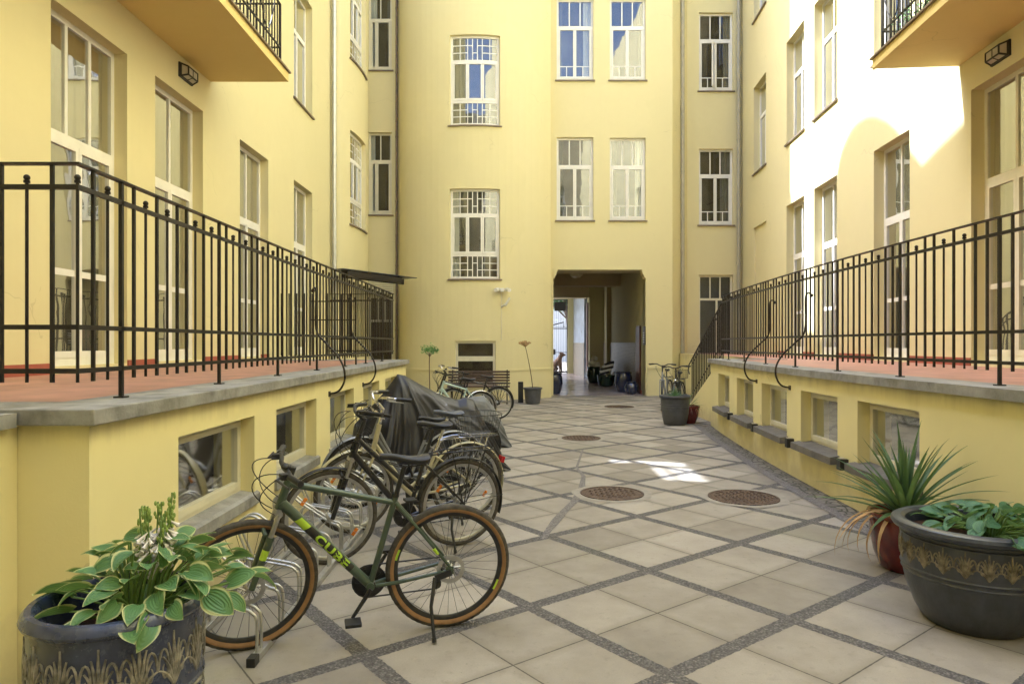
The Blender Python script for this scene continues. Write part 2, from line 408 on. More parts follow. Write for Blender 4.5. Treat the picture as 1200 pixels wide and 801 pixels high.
def paving():
    m, nt, b = newmat('courtyard_paving'); p = gcoord(nt)
    s0 = nd(nt, 'ShaderNodeVectorMath', operation='SUBTRACT'); s0.inputs[1].default_value = (.962, 4.81, 0); nt.links.new(p, s0.inputs[0])
    rt = nd(nt, 'ShaderNodeVectorRotate', rotation_type='Z_AXIS'); rt.inputs['Angle'].default_value = R_(-37.5); nt.links.new(s0.outputs[0], rt.inputs['Vector'])
    s = nd(nt, 'ShaderNodeSeparateXYZ'); nt.links.new(rt.outputs[0], s.inputs[0])
    per, bw = 1.08, .095
    wob = math_n(nt, 'MULTIPLY', math_n(nt, 'SUBTRACT', noise_n(nt, p, 30, 3), .5), .020)
    masks, joints, cells = [], [], []
    for k in (0, 1):
        x = math_n(nt, 'DIVIDE', s.outputs[k], per)
        fx = math_n(nt, 'FRACT', math_n(nt, 'ADD', x, .5 ))          # band centred on .5
        d = math_n(nt, 'MULTIPLY', math_n(nt, 'ABSOLUTE', math_n(nt, 'SUBTRACT', fx, .5)), per)
        d = math_n(nt, 'ADD', d, wob)
        masks.append(math_n(nt, 'LESS_THAN', d, bw / 2))
        dj = math_n(nt, 'MULTIPLY', math_n(nt, 'ABSOLUTE', math_n(nt, 'SUBTRACT', math_n(nt, 'FRACT', x), .5)), per)
        joints.append(math_n(nt, 'LESS_THAN', math_n(nt, 'ADD', dj, math_n(nt, 'MULTIPLY', wob, .25)), .0042))
        cells.append(math_n(nt, 'FLOOR', math_n(nt, 'MULTIPLY', x, 2.0)))
    band = math_n(nt, 'MAXIMUM', masks[0], masks[1]); joint = math_n(nt, 'MAXIMUM', joints[0], joints[1])
    cv = nd(nt, 'ShaderNodeCombineXYZ'); nt.links.new(cells[0], cv.inputs[0]); nt.links.new(cells[1], cv.inputs[1])
    wn = nd(nt, 'ShaderNodeTexWhiteNoise', noise_dimensions='2D'); nt.links.new(cv.outputs[0], wn.inputs['Vector'])
    n1 = noise_n(nt, p, 2.2, 8, .62); n2 = noise_n(nt, p, 120, 3); n3 = noise_n(nt, p, .55, 4); n4 = noise_n(nt, p, 14, 5, .7)
    base = ramp(nt, [(.28, (.220, .196, .157)), (.55, (.355, .321, .265)), (.78, (.455, .417, .355))])
    nt.links.new(math_n(nt, 'ADD', math_n(nt, 'MULTIPLY', n1, .65), math_n(nt, 'MULTIPLY', wn.outputs['Value'], .34)), base.inputs[0])
    c = mixc(nt, math_n(nt, 'MULTIPLY', n2, .5), base.outputs[0], (.20, .178, .145))
    r4 = ramp(nt, [(.56, (0, 0, 0)), (.78, (1, 1, 1))]); nt.links.new(n4, r4.inputs[0])
    c = mixc(nt, math_n(nt, 'MULTIPLY', r4.outputs[0], .5), c, (.17, .15, .118))
    # algae near the west wall and in damp patches
    sp = nd(nt, 'ShaderNodeSeparateXYZ'); nt.links.new(p, sp.inputs[0])
    al = math_n(nt, 'ADD', math_n(nt, 'MULTIPLY', math_n(nt, 'ADD', sp.outputs[0], 1.5), -.75), math_n(nt, 'MULTIPLY', math_n(nt, 'SUBTRACT', n1, .42), 3.2))
    al = math_n(nt, 'MAXIMUM', al, math_n(nt, 'MULTIPLY', math_n(nt, 'SUBTRACT', n3, .56), 5.0))
    alr = ramp(nt, [(.1, (0, 0, 0)), (1., (1, 1, 1))]); nt.links.new(al, alr.inputs[0])
    c = mixc(nt, math_n(nt, 'MULTIPLY', alr.outputs[0], .42), c, (.20, .205, .085))
    # water/dirt stains
    r5 = ramp(nt, [(.62, (0, 0, 0)), (.70, (1, 1, 1))]); nt.links.new(n1, r5.inputs[0])
    c = mixc(nt, math_n(nt, 'MULTIPLY', r5.outputs[0], .32), c, (.16, .14, .11))
    # grime creeping in from the joints
    e0 = math_n(nt, 'MINIMUM', math_n(nt, 'MULTIPLY', math_n(nt, 'ABSOLUTE', math_n(nt, 'SUBTRACT', math_n(nt, 'FRACT', math_n(nt, 'MULTIPLY', s.outputs[0], 2/per)), .5)), -per), math_n(nt, 'MULTIPLY', math_n(nt, 'ABSOLUTE', math_n(nt, 'SUBTRACT', math_n(nt, 'FRACT', math_n(nt, 'MULTIPLY', s.outputs[1], 2/per)), .5)), -per))
    e0 = math_n(nt, 'ADD', e0, per/2)
    eg = math_n(nt, 'SUBTRACT', 1.0, math_n(nt, 'DIVIDE', e0, math_n(nt, 'ADD', .02, math_n(nt, 'MULTIPLY', n4, .22))))
    egr = ramp(nt, [(.0, (0, 0, 0)), (1., (1, 1, 1))]); nt.links.new(eg, egr.inputs[0])
    c = mixc(nt, math_n(nt, 'MULTIPLY', egr.outputs[0], .45), c, (.175, .155, .115))
    sp1 = noise_n(nt, p, 55, 2, .5); spr = ramp(nt, [(.70, (0, 0, 0)), (.76, (1, 1, 1))]); nt.links.new(sp1, spr.inputs[0])
    c = mixc(nt, math_n(nt, 'MULTIPLY', spr.outputs[0], .55), c, (.13, .115, .09))
    c = mixc(nt, joint, c, (.085, .078, .06))
    vo = nd(nt, 'ShaderNodeTexVoronoi', i_Scale=85.0); nt.links.new(p, vo.inputs['Vector'])
    gr = ramp(nt, [(0., (.09, .083, .078)), (.5, (.155, .144, .135)), (1., (.29, .268, .25))]); nt.links.new(vo.outputs['Color'], gr.inputs[0])
    g = mixc(nt, math_n(nt, 'MULTIPLY', vo.outputs['Distance'], .9), gr.outputs[0], (.05, .047, .045))
    g = mixc(nt, math_n(nt, 'MULTIPLY', alr.outputs[0], .45), g, (.12, .125, .05))
    c = mixc(nt, band, c, g)
    nt.links.new(c, b.inputs['Base Color'])
    b.inputs['Roughness'].default_value = .72; b.inputs['Specular IOR Level'].default_value = .35
    h = math_n(nt, 'SUBTRACT', math_n(nt, 'MULTIPLY', n2, .25), math_n(nt, 'MULTIPLY', joint, 2.0))
    h = math_n(nt, 'SUBTRACT', h, math_n(nt, 'MULTIPLY', band, math_n(nt, 'MULTIPLY', vo.outputs['Distance'], 2.2)))
    bump_n(nt, h, b, .5, .006); return m
M['paving'] = paving()

def cobble():
    m, nt, b = newmat('small_granite_setts'); p = gcoord(nt)
    vo = nd(nt, 'ShaderNodeTexVoronoi', i_Scale=11.0); nt.links.new(p, vo.inputs['Vector'])
    ed = nd(nt, 'ShaderNodeTexVoronoi', feature='DISTANCE_TO_EDGE', i_Scale=11.0); nt.links.new(p, ed.inputs['Vector'])
    gr = ramp(nt, [(0., (.10, .095, .088)), (1., (.24, .22, .195))]); nt.links.new(vo.outputs['Color'], gr.inputs[0])
    er = ramp(nt, [(.02, (1, 1, 1)), (.09, (0, 0, 0))]); nt.links.new(ed.outputs[0], er.inputs[0])
    c = mixc(nt, er.outputs[0], gr.outputs[0], (.035, .038, .025)); nt.links.new(c, b.inputs['Base Color'])
    b.inputs['Roughness'].default_value = .7
    bump_n(nt, math_n(nt, 'SUBTRACT', 1.0, er.outputs[0]), b, .8, .015); return m
M['cobble'] = cobble()
def gravel():
    m, nt, b = newmat('dark_exposed_aggregate'); p = gcoord(nt)
    vo = nd(nt, 'ShaderNodeTexVoronoi', i_Scale=85.0); nt.links.new(p, vo.inputs['Vector'])
    gr = ramp(nt, [(0., (.085, .078, .072)), (.5, (.145, .134, .126)), (1., (.27, .248, .23))]); nt.links.new(vo.outputs['Color'], gr.inputs[0])
    nt.links.new(gr.outputs[0], b.inputs['Base Color']); b.inputs['Roughness'].default_value = .75
    bump_n(nt, vo.outputs['Distance'], b, .5, .006); return m
M['gravel'] = gravel()
def tiles():
    m, nt, b = newmat('glazed_wall_tiles'); p = gcoord(nt)
    mp = nd(nt, 'ShaderNodeMapping'); mp.inputs['Rotation'].default_value = (R_(90), 0, R_(90)); nt.links.new(p, mp.inputs[0])
    br = nd(nt, 'ShaderNodeTexBrick', i_Scale=5.0); br.inputs['Color1'].default_value = (.11, .09, .06, 1); br.inputs['Color2'].default_value = (.17, .14, .095, 1); br.inputs['Mortar'].default_value = (.30, .27, .21, 1)
    s = nd(nt, 'ShaderNodeSeparateXYZ'); nt.links.new(p, s.inputs[0]); cb = nd(nt, 'ShaderNodeCombineXYZ')
    nt.links.new(math_n(nt, 'ADD', s.outputs[1], s.outputs[0]), cb.inputs[0]); nt.links.new(s.outputs[2], cb.inputs[1]); nt.links.new(cb.outputs[0], br.inputs['Vector'])
    nt.links.new(br.outputs['Color'], b.inputs['Base Color']); b.inputs['Roughness'].default_value = .5; return m
M['tiles'] = tiles()
M['marble'] = simple('polished_blue_grey_panel', (.30, .35, .44), .30, var=.3, scale=2.5)
M['passage_floor'] = simple('polished_passage_floor', (.42, .35, .33), .22, var=.2, scale=2)
# ------------------------------------------------------------------ walls along plan paths
class Path:
    def __init__(s, pts):
        s.p = [Vector((a, b)) for a, b in pts]; s.S = [0.0]
        for a, b in zip(s.p, s.p[1:]): s.S.append(s.S[-1] + (b - a).length)
        s.L = s.S[-1]
        s.n = []
        for i in range(len(s.p)):
            ts = []
            if i > 0: ts.append((s.p[i] - s.p[i-1]).normalized())
            if i < len(s.p) - 1: ts.append((s.p[i+1] - s.p[i]).normalized())
            s.n.append(ts)
    def seg(s, q):
        q = min(max(q, 0), s.L)
        for i in range(len(s.S) - 1):
            if q <= s.S[i+1] + 1e-9: return i, q
        return len(s.S) - 2, q
    def pos(s, q, d=0.0, z=0.0):
        i, q = s.seg(q); a, b = s.p[i], s.p[i+1]; l = s.S[i+1] - s.S[i]; t = (q - s.S[i]) / l
        def nrm(k):
            ts = s.n[k]
            if len(ts) == 1: return Vector((ts[0].y, -ts[0].x))
            if ts[0].dot(ts[1]) < .7:           # a real corner: mitre
                n0 = Vector((ts[0].y, -ts[0].x)); n1 = Vector((ts[1].y, -ts[1].x))
                m = (n0 + n1); return m / max(.3, m.dot(n0)) if m.length > .1 else n0
            m = (ts[0] + ts[1]).normalized(); return Vector((m.y, -m.x))
        tt = (b - a).normalized(); nf = Vector((tt.y, -tt.x))
        if t < 1e-6: n = nrm(i)
        elif t > 1 - 1e-6: n = nrm(i + 1)
        else:
            corner0 = len(s.n[i]) == 2 and s.n[i][0].dot(s.n[i][1]) < .7
            corner1 = len(s.n[i+1]) == 2 and s.n[i+1][0].dot(s.n[i+1][1]) < .7
            n0 = nf if corner0 else nrm(i); n1 = nf if corner1 else nrm(i + 1)
            n = n0 * (1 - t) + n1 * t
        c = a * (1 - t) + b * t + n * d
        return Vector((c.x, c.y, z))
    def s_of(s, ax, val, first=0):
        for i in range(first, len(s.p) - 1):
            a, b = s.p[i][ax], s.p[i+1][ax]
            if (a - val) * (b - val) <= 0 and abs(a - b) > 1e-9:
                return s.S[i] + (val - a) / (b - a) * (s.S[i+1] - s.S[i])
        raise ValueError((ax, val))
    def cuts(s, a, b):
        return [a] + [q for q in s.S if a + 1e-4 < q < b - 1e-4] + [b]

def sbox(mb, P, s0, s1, d0, d1, z0, z1, seg=None):
    cs = P.cuts(s0, s1)
    n0 = len(mb.v)
    for q in cs:
        for (d, z) in ((d0, z0), (d1, z0), (d1, z1), (d0, z1)): mb.v.append(tuple(P.pos(q, d, z)))
    for i in range(len(cs) - 1):
        a = n0 + i * 4
        for j in range(4): mb.f.append((a + j, a + (j+1) % 4, a + 4 + (j+1) % 4, a + 4 + j))
    mb.f.append((n0+3, n0+2, n0+1, n0)); e = n0 + (len(cs)-1)*4; mb.f.append((e, e+1, e+2, e+3))

def sheet(mb, P, s0, s1, d, z0, z1):
    cs = P.cuts(s0, s1); rows = [[P.pos(q, d, z0), P.pos(q, d, z1)] for q in cs]; mb.grid(rows)

def wall(mb, P, s0, s1, z0, z1, ops, top=None):
    """openings (s0,s1,z0,z1,depth): wall faces on the path, reveals going in"""
    ss = set(P.cuts(s0, s1)); zs = {z0, z1}
    for o in ops:
        for q in (o[0], o[1]):
            if s0 < q < s1: ss.add(q)
        for q in (o[2], o[3]):
            if z0 < q < z1: zs.add(q)
    ss = sorted(ss); zs = sorted(zs)
    ss2 = [ss[0]]
    for q in ss[1:]:
        if q - ss2[-1] > 1e-4: ss2.append(q)
    ss = ss2
    for a, b in zip(ss, ss[1:]):
        for c, d in zip(zs, zs[1:]):
            m, k = (a + b) / 2, (c + d) / 2
            if any(o[0] < m < o[1] and o[2] < k < o[3] for o in ops): continue
            mb.quad(P.pos(a, 0, c), P.pos(b, 0, c), P.pos(b, 0, d), P.pos(a, 0, d))
    for o in ops:
        a, b, c, d, dp = o[:5]; cs = P.cuts(a, b)
        for x, y in zip(cs, cs[1:]):
            mb.quad(P.pos(x, 0, d), P.pos(y, 0, d), P.pos(y, -dp, d), P.pos(x, -dp, d))
            mb.quad(P.pos(x, 0, c), P.pos(x, -dp, c), P.pos(y, -dp, c), P.pos(y, 0, c))
        for x in (a, b):
            mb.quad(P.pos(x, 0, c), P.pos(x, 0, d), P.pos(x, -dp, d), P.pos(x, -dp, c))

GAP = .16
def window(root, P, a, b, c, d, dp, style, backing='dark_room', paint='white_paint', glass='glass', sill='sill_metal', fold=0, flip=False):
    """frame mesh = the window part; pane, curtain and sill are its sub-parts"""
    f = MB(); g = MB()
    w = b - a; h = d - c; fw = .045 if style == 'basement' else .065
    D0, D1 = -dp, -dp + .045
    def bar(x0, x1, y0, y1, t=0.0): sbox(f, P, a + x0, a + x1, D0 + t, D1 - t, c + y0, c + y1)
    bar(0, fw, 0, h); bar(w - fw, w, 0, h); bar(fw, w - fw, h - fw, h); bar(fw, w - fw, 0, fw + .02)
    i0, i1, j0, j1 = fw, w - fw, fw + .02, h - fw
    def v(x, y0, y1, t=.045, e=.0): bar(x - t/2, x + t/2, y0, y1, e)
    def hh(y, x0, x1, t=.045, e=.0): bar(x0, x1, y - t/2, y + t/2, e)
    def sash(x0, x1, y0, y1, t=.045):
        sbox(f, P, a+x0, a+x0+t, D0+.008, D1+.008, c+y0, c+y1); sbox(f, P, a+x1-t, a+x1, D0+.008, D1+.008, c+y0, c+y1)
        sbox(f, P, a+x0+t, a+x1-t, D0+.008, D1+.008, c+y0, c+y0+t+.02); sbox(f, P, a+x0+t, a+x1-t, D0+.008, D1+.008, c+y1-t, c+y1)
    mid = (i0 + i1) / 2
    if style in ('french', 'french_wide', 'door'):
        tz = h * .655
        hh(tz, i0, i1, .09)
        if style == 'french_wide':
            v(i0 + (i1-i0)/3, tz + .045, j1, .05); v(i0 + 2*(i1-i0)/3, tz + .045, j1, .05)
        else: v(mid, tz + .045, j1, .05)
        for x0, x1 in ((i0 + .003, mid - .003), (mid + .003, i1 - .003)):
            sash(x0, x1, j0, tz - .045, .05)
            hh(h * .27, x0 + .05, x1 - .05, .07, .008)
    elif style in ('court', 'court_bar'):
        tz = h * .66
        hh(tz, i0, i1, .08)
        for k in (1, 2): v(i0 + k*(i1-i0)/3, tz + .04, j1, .035, .01)
        for x0, x1 in ((i0 + .003, mid - .003), (mid + .003, i1 - .003)):
            sash(x0, x1, j0, tz - .04, .045)
            hh(j0 + (h * .15), x0 + .045, x1 - .045, .025, .012)
            v((x0+x1)/2, j0 + .06, j0 + h*.15 - .012, .025, .012)
    elif style == 'tall':
        tz = h * .66
        hh(tz, i0, i1, .07); v(mid, tz + .035, j1, .035, .01)
        for x0, x1 in ((i0 + .003, mid - .003), (mid + .003, i1 - .003)): sash(x0, x1, j0, tz - .035, .045)
    elif style == 'uneq':
        tz = h * .66; mm = i0 + (i1 - i0) * .30
        hh(tz, i0, i1, .07); v(mid, tz + .035, j1, .035, .01)
        for x0, x1 in ((i0 + .003, mm - .003), (mm + .003, i1 - .003)): sash(x0, x1, j0, tz - .035, .045)
    elif style == 'stair':
        z1, z2 = h * .27, h * .72
        hh(z1, i0, i1, .07); hh(z2, i0, i1, .07)
        W = i1 - i0
        for x0, x1 in ((0, 1/3), (1/3, 2/3), (2/3, 1)): sash(i0 + W*x0 + .003, i0 + W*x1 - .003, z1 + .037, z2 - .037, .045)
        for y0, y1, up in ((j0, z1 - .035, False), (z2 + .035, j1, True)):
            for x in (.165, .335, .445, .555, .665, .835): v(i0 + W*x, y0, y1, .026, .012)
            H = y1 - y0
            for k in (1, 2):
                for x0, x1 in ((0, .335), (.665, 1)):
                    hh(y0 + H*k/3, i0 + W*x0, i0 + W*x1, .024, .014)
            for x0, x1, k in ((.335, .445, 2/3 if up else .33), (.445, .555, .33 if up else .67), (.555, .665, 2/3 if up else .33)):
                hh(y0 + H*k, i0 + W*x0, i0 + W*x1, .024, .014)
    elif style == 'basement':
        sash(i0 + .003, i1 - .003, j0 - .01, j1, .03)
    elif style == 'hatch':
        hh(h*.60, i0, i1, .14)
    elif style == 'door_dark':
        hh(h * .70, i0, i1, .07)
        for k in (1, 2): v(i0 + k*(i1-i0)/3, h*.70 + .035, j1, .04, .01)
        v(i0 + (i1-i0)*.55, j0, h*.70 - .035, .06)
    fo = f.build('window', M[paint], root, world=True)
    sheet(g, P, a + .01, b - .01, D0 + .028, c + .01, d - .01)
    g.build('pane', M[glass], fo, world=True)
    bl = MB()
    if fold:
        n = int(w / .02); rows = []
        for i in range(n + 1):
            q = a + .004 + (w - .008) * i / n
            dd = -dp - .085 + fold * math.sin(i * .9 + 2 * math.sin(i * .13)) * (.6 + .4 * math.sin(i * .31))
            rows.append([P.pos(q, dd, c + .003), P.pos(q, dd, d - .003)])
        bl.grid(rows)
        bl2 = MB(); sheet(bl2, P, a, b, -dp - GAP, c, d); bl2.build('room_backing', M['dark_room'], fo, world=True)
        bl.build('curtain', M[backing], fo, world=True, smooth=60)
    else:
        sheet(bl, P, a, b, -dp - GAP, c, d)  # flat sheet closes the opening; unlit rooms are only its colour
        bl.build('room_backing', M[backing], fo, world=True)
    if style in ('court', 'tall', 'uneq', 'stair') and w < 1.6 and not fold:
        rc = random.Random(int(a * 131 + c * 977))
        for side in (0, 1):
            if rc.random() < .25: continue
            cw = w * rc.uniform(.14, .34); x0 = a + .02 if side == 0 else b - .02 - cw; rows = []
            for i in range(15):
                q = x0 + cw * i / 14; dd = -dp - .07 + .02 * math.sin(i * 1.7 + rc.random()); rows.append([P.pos(q, dd, c + .01), P.pos(q + (.10 if side == 0 else -.10) * (i / 14 - (side == 1)) * 0, dd, d - .01)])
            cm = MB(); cm.grid(rows); cm.build('curtain', M[rc.choice(['net', 'curtain', 'curtain_grey'])], fo, world=True, smooth=60)
    if sill:
        s = MB()
        cs = P.cuts(a - .05, b + .05); n0 = len(s.v)
        dz = .03 if sill == 'sill_metal' else .07
        out = .05 if sill == 'sill_metal' else (.025 if P is PLB else .10)
        for q in cs:
            inn = -dp + .002 if (a <= q <= b) else .002
            for (dd, z) in ((.001, c - dz), (out, c - dz), (out, c + .004), (.001, c + .02)): s.v.append(tuple(P.pos(q, dd, z)))
        for i in range(len(cs) - 1):
            k = n0 + i * 4
            for j in range(4): s.f.append((k + j, k + (j+1) % 4, k + 4 + (j+1) % 4, k + 4 + j))
        s.f.append((n0+3, n0+2, n0+1, n0)); e = n0 + (len(cs)-1)*4; s.f.append((e, e+1, e+2, e+3))
        sheet2 = P.cuts(a + .002, b - .002)
        s.grid([[P.pos(q, .0, c + .012), P.pos(q, -dp + .001, c + .035)] for q in sheet2])
        s.build('sill', M[sill], fo, world=True)
    return fo

# =================================================================== the ground
g = MB()
g.quad((-40, -20, 0), (40, -20, 0), (40, 140, 0), (-40, 140, 0))
tag(g.build('courtyard_ground', M['paving']), kind='structure')

# =================================================================== west wing (left of the picture)
LX = -4.6
bow = [(LX + .45 * math.cos(t), 19.1 + 1.7 * math.sin(t)) for t in [R_(-90 + 180 * i / 24) for i in range(25)]]
PL = Path([(LX, -7.0)] + [(LX, 17.4)] + bow[1:])
yl = lambda y: PL.s_of(1, y)
left = thing('apartment_building', 'yellow stuccoed wing along the left side with tall white french windows and a rounded bay', 'building', (LX, 6, 0))
lops = []
Z1 = 1.36
for y0, y1 in ((6.81, 8.16), (8.80, 10.16), (11.54, 12.89), (14.4, 15.73), (4.2, 5.5)): lops.append((yl(y0), yl(y1), Z1, 5.05, .20 + GAP))
lops.append((yl(14.4), yl(15.73), 6.78, 9.3, .20 + GAP))
lops.append((yl(6.81), yl(8.16), 5.74, 9.3, .20 + GAP)); lops.append((yl(9.60), yl(10.98), 6.60, 7.80, .10))  # second opening is added, out of view, to let the sun through
bs0 = PL.S[1]
def bows(t): return PL.s_of(1, 19.1 + 1.7 * math.sin(R_(t)), 1)
for z0, z1 in ((4.73, 7.22), (9.1, 11.6)): lops.append((bows(-41), bows(10), z0, z1, .16 + GAP))
LTOP = 14.1
w = MB(); wall(w, PL, 0, PL.L, 0, LTOP, lops); w.build('wall', M['wall'], left, world=True, smooth=25)
for i, o in enumerate(lops):
    if i == 7: continue
    st = ['french_wide', 'french', 'french', 'french', 'french', 'tall', 'french', 'french', 'stair', 'stair'][i]
    window(left, PL, *o[:4], o[4] - GAP, st, backing='curtain' if i < 5 else 'curtain_grey' if i < 8 else 'dark_room', fold=.016 if i < 5 else 0, glass='glass_french' if i < 5 else 'glass',
           sill=None if i < 5 or i in (6, 7) else 'sill_metal')
# skirting along the terrace
w = MB()
doors = sorted((o[0], o[1]) for o in lops[:5]); s_prev = yl(.0)
for a, b in doors + [(yl(12.5), 0)]:
    if a > s_prev: w = MB(); sbox(w, PL, s_prev, min(a, yl(12.5)), .0, .022, 1.29, 1.40); w.build('skirting', M['red_skirt'], left, world=True)
    s_prev = b
    if a >= yl(12.5): break
# parapet with the curved gable that shades the opposite wall
LDIR = Vector((.90, -.23, -1.0))
OX = -5.0
prof = [(8.0, 5.35), (9.0, 5.0), (9.54, 4.72), (10.2, 4.56), (10.68, 4.42), (11.05, 4.76), (11.33, 5.07), (11.6, 5.3), (11.84, 5.48), (12.28, 5.72), (12.63, 5.82), (13.0, 5.86), (13.3, 5.83), (13.6, 5.68), (13.85, 5.5), (14.07, 5.12), (14.25, 4.6), (14.45, 4.0), (14.8, 2.4), (15.2, 1.0), (15.7, .6)]
gp = []
for y, z in prof:
    xw = 5.53 + .083 * y; t = (xw - OX) / LDIR.x
    gp.append((y - t * LDIR.y, z - t * LDIR.z))
w = MB()
pts = [(OX, -7, LTOP - .4), (OX, gp[-1][0] + .01, LTOP - .4)] + [(OX, y, max(z, LTOP - .35)) for y, z in reversed(gp)] + [(OX, -7, gp[0][1] + 1.0)]
w.prism(pts, (-.35, 0, 0)); w.build('parapet_gable', M['wall'], left, world=True)
# unseen opening added so direct sun through a roof gap makes the paving patch
w = MB(); o = lops[7]
for a, b, c, d in ((o[0], o[1], 6.60, 6.66), (o[0], o[1], 7.74, 7.80), (o[0], o[0] + .05, 6.66, 7.74), (o[1] - .05, o[1], 6.66, 7.74), (o[0] + .90, o[0] + .93, 6.66, 6.985), (o[0] + .90, o[0] + .93, 7.03, 7.74), (o[0] + .05, o[1] - .05, 6.985, 7.03)):
    sbox(w, PL, a, b, -.095, -.05, c, d)
w.build('added_sun_opening_frame', M['white_paint'], left, world=True)
w = MB()
for x0, x1, y0, y1 in ((-13, -11.8, -7, 20.75), (-9.5, LX - .02, -7, 20.75), (-11.8, -9.5, -7, 10.7), (-11.8, -9.5, 13.0, 20.75)): w.box(x0, x1, y0, y1, LTOP - .3, LTOP)  # gap left in this unseen roof for the added sunbeam
w.build('roof', M['sill_metal'], left, world=True, recalc=True)

# =================================================================== back wing
tower = []
for i in range(19):                                   # left half: ellipse
    th = R_(180 - 90 * i / 18); tower.append((-1.12 + 2.3 * math.cos(th), 20.8 - 1.6 * math.sin(th)))
for i in range(1, 13):                                # right half: flatter circle
    x = -1.12 + 2.27 * i / 12; tower.append((x, 22.23 - math.sqrt(3.03**2 - (x + 1.12)**2)))
PB = Path([(-4.6, 20.8)] + tower + [(1.17, 20.8), (4.89, 20.8), (5.59, 21.8), (7.36, 21.8)])
iT = len(tower)
xb = lambda x, first=0: PB.s_of(0, x, first)
xr = lambda x: PB.s_of(0, x, iT + 1)
back = thing('apartment_building', 'yellow back wing closing the courtyard with a bowed stair tower and an open passage', 'building', (1, 20.8, 0))
DP = .14
bops = [(xb(-1.757), xb(-.337), 3.40, 5.95, DP + GAP), (xb(-1.757), xb(-.337), 7.73, 10.28, DP + GAP),
        (xr(1.36), xr(2.48), 5.33, 7.87, DP + GAP), (xr(2.98), xr(4.07), 5.33, 7.85, DP + GAP),
        (xr(1.36), xr(2.48), 9.6, 12.1, DP + GAP), (xr(2.98), xr(4.07), 9.6, 12.1, DP + GAP),
        (xr(5.97), xr(7.06), 5.36, 7.8, DP + GAP), (xr(5.97), xr(7.06), 9.64, 12.15, DP + GAP),
        (xr(5.97), xr(7.06), 1.2, 3.78, DP + GAP),
        (xb(-4.38), xb(-3.66), 5.5, 8.02, DP + GAP), (xb(-4.38), xb(-3.66), 9.9, 12.3, DP + GAP),
        (xb(-1.60), xb(-.46), .42, 1.66, .10 + GAP), (xb(-4.38), xb(-3.62), .5, 3.05, .14 + GAP)]
pas = (xr(1.26), xr(4.08), 0, 3.84, .4)
BTOP = 22.0
w = MB(); wall(w, PB, 0, PB.L, 0, BTOP, bops + [pas]); w.build('wall', M['wall'], back, world=True, smooth=25)
w = MB(); w.box(-16, PB.p[0].x - .02, 20.9, 21.2, 0, BTOP); w.build('party_wall', M['wall'], back, world=True)
w = MB(); w.box(7.38, 16, 21.9, 22.2, 0, BTOP); w.build('party_wall', M['wall'], back, world=True)
w = MB(); w.box(-16, 16, 21.9, 30, BTOP - .3, BTOP); w.box(-16, 7.3, 20.82, 21.9, BTOP - .3, BTOP - .005); w.build('roof', M['sill_metal'], back, world=True)
bst = ['stair', 'stair', 'court', 'court', 'court', 'court', 'court', 'court', 'door_dark', 'uneq', 'uneq', 'hatch', 'door_dark']
bbl = ['grey_room', 'grey_room', 'grey_room', 'grey_room', 'grey_room', 'dark_room', 'dark_room', 'dark_room', 'navy_room', 'dark_room', 'dark_room', 'dark_room', 'dark_room']
for i, o in enumerate(bops):
    window(back, PB, *o[:4], o[4] - GAP, bst[i], backing=bbl[i], glass='glass_dusty' if i == 11 else 'glass_shiny' if i < 6 else 'glass',
           sill=None if i == 12 else 'sill_metal', paint='cream_paint' if i in (8, 9, 10, 11, 12) else 'white_paint')
# an opened casement in the upper right recess window
w = MB(); c0 = PB.pos(xr(6.50), -.05, 0); 
for (x, z0, z1) in ((0, 9.75, 11.2), (.42, 9.75, 11.2)):
    w.box(c0.x - .02 - x*.35, c0.x + .02 - x*.35, c0.y - .02 - x*.5, c0.y + .02 - x*.5, z0, z1)
for z in (9.75, 11.16): w.tube([(c0.x, c0.y, z), (c0.x - .147, c0.y - .21, z)], .022, 4)
w.build('open_casement', M['white_paint'], back, world=True)
# plinth with its string moulding
for a, b in ((xb(-3.40), xb(-1.66)), (xb(-.40), xb(1.13)), (xr(4.12), xr(4.88))):
    w = MB(); sbox(w, PB, a, b, .002, .035, 0, .82); w.build('plinth', M['wall'], back, world=True, smooth=25)
    w = MB(); sbox(w, PB, a, b, .002, .055, .82, .875); w.build('string_moulding', M['wall'], back, world=True, smooth=25)
# corbels in the upper corners of the passage mouth
for x, sg in ((1.26, 1), (4.08, -1)):
    w = MB(); pr = [(0, 3.84), (.13, 3.84), (.13, 3.79), (.11, 3.78), (.10, 3.70), (.065, 3.67), (.05, 3.60), (.0, 3.57)]
    w.prism([(x + sg * a, 20.77, z) for a, z in pr], (0, .34, 0)); w.build('corbel', M['wall'], back, world=True, recalc=True)
# louvred vent over the canopy
w = MB(); w.box(-4.36, -3.62, 20.77, 20.80, 3.10, 3.56)
for k in range(7): w.obox((-3.99, 20.755, 3.15 + k * .062), (.36, 0, 0), (0, .02, .012), (0, -.003, .006))
w.build('louvre', M['cream_paint'], back, world=True)
# the passage inside
w = MB()
w.quad((1.26, 21.0, 0), (1.26, 30.0, 0), (1.26, 30.0, 4.2), (1.26, 21.0, 4.2))
w.build('passage_wall', M['passage_wall'], back, world=True)
w = MB(); w.quad((4.08, 21.0, 0), (4.08, 30.2, 0), (4.08, 30.2, 4.2), (4.08, 21.0, 4.2))
w.build('passage_wall', M['passage_wall'], back, world=True)
w = MB(); w.box(3.42, 4.4, 30.2, 31.0, 0, 4.2); w.build('passage_pier', M['passage_wall'], back, world=True)
w = MB()
w.box(1.26, 1.30, 36.4, 36.8, 0, 4.2); w.box(2.98, 3.60, 36.4, 36.8, 0, 4.2); w.box(1.30, 2.98, 36.4, 36.8, 3.98, 4.2); w.build('gate_wall', M['passage_wall'], back, world=True)
w = MB(); w.box(3.90, 4.078, 28.1, 28.5, 0, 4.0)
w.build('passage_wall', M['passage_wall'], back, world=True)
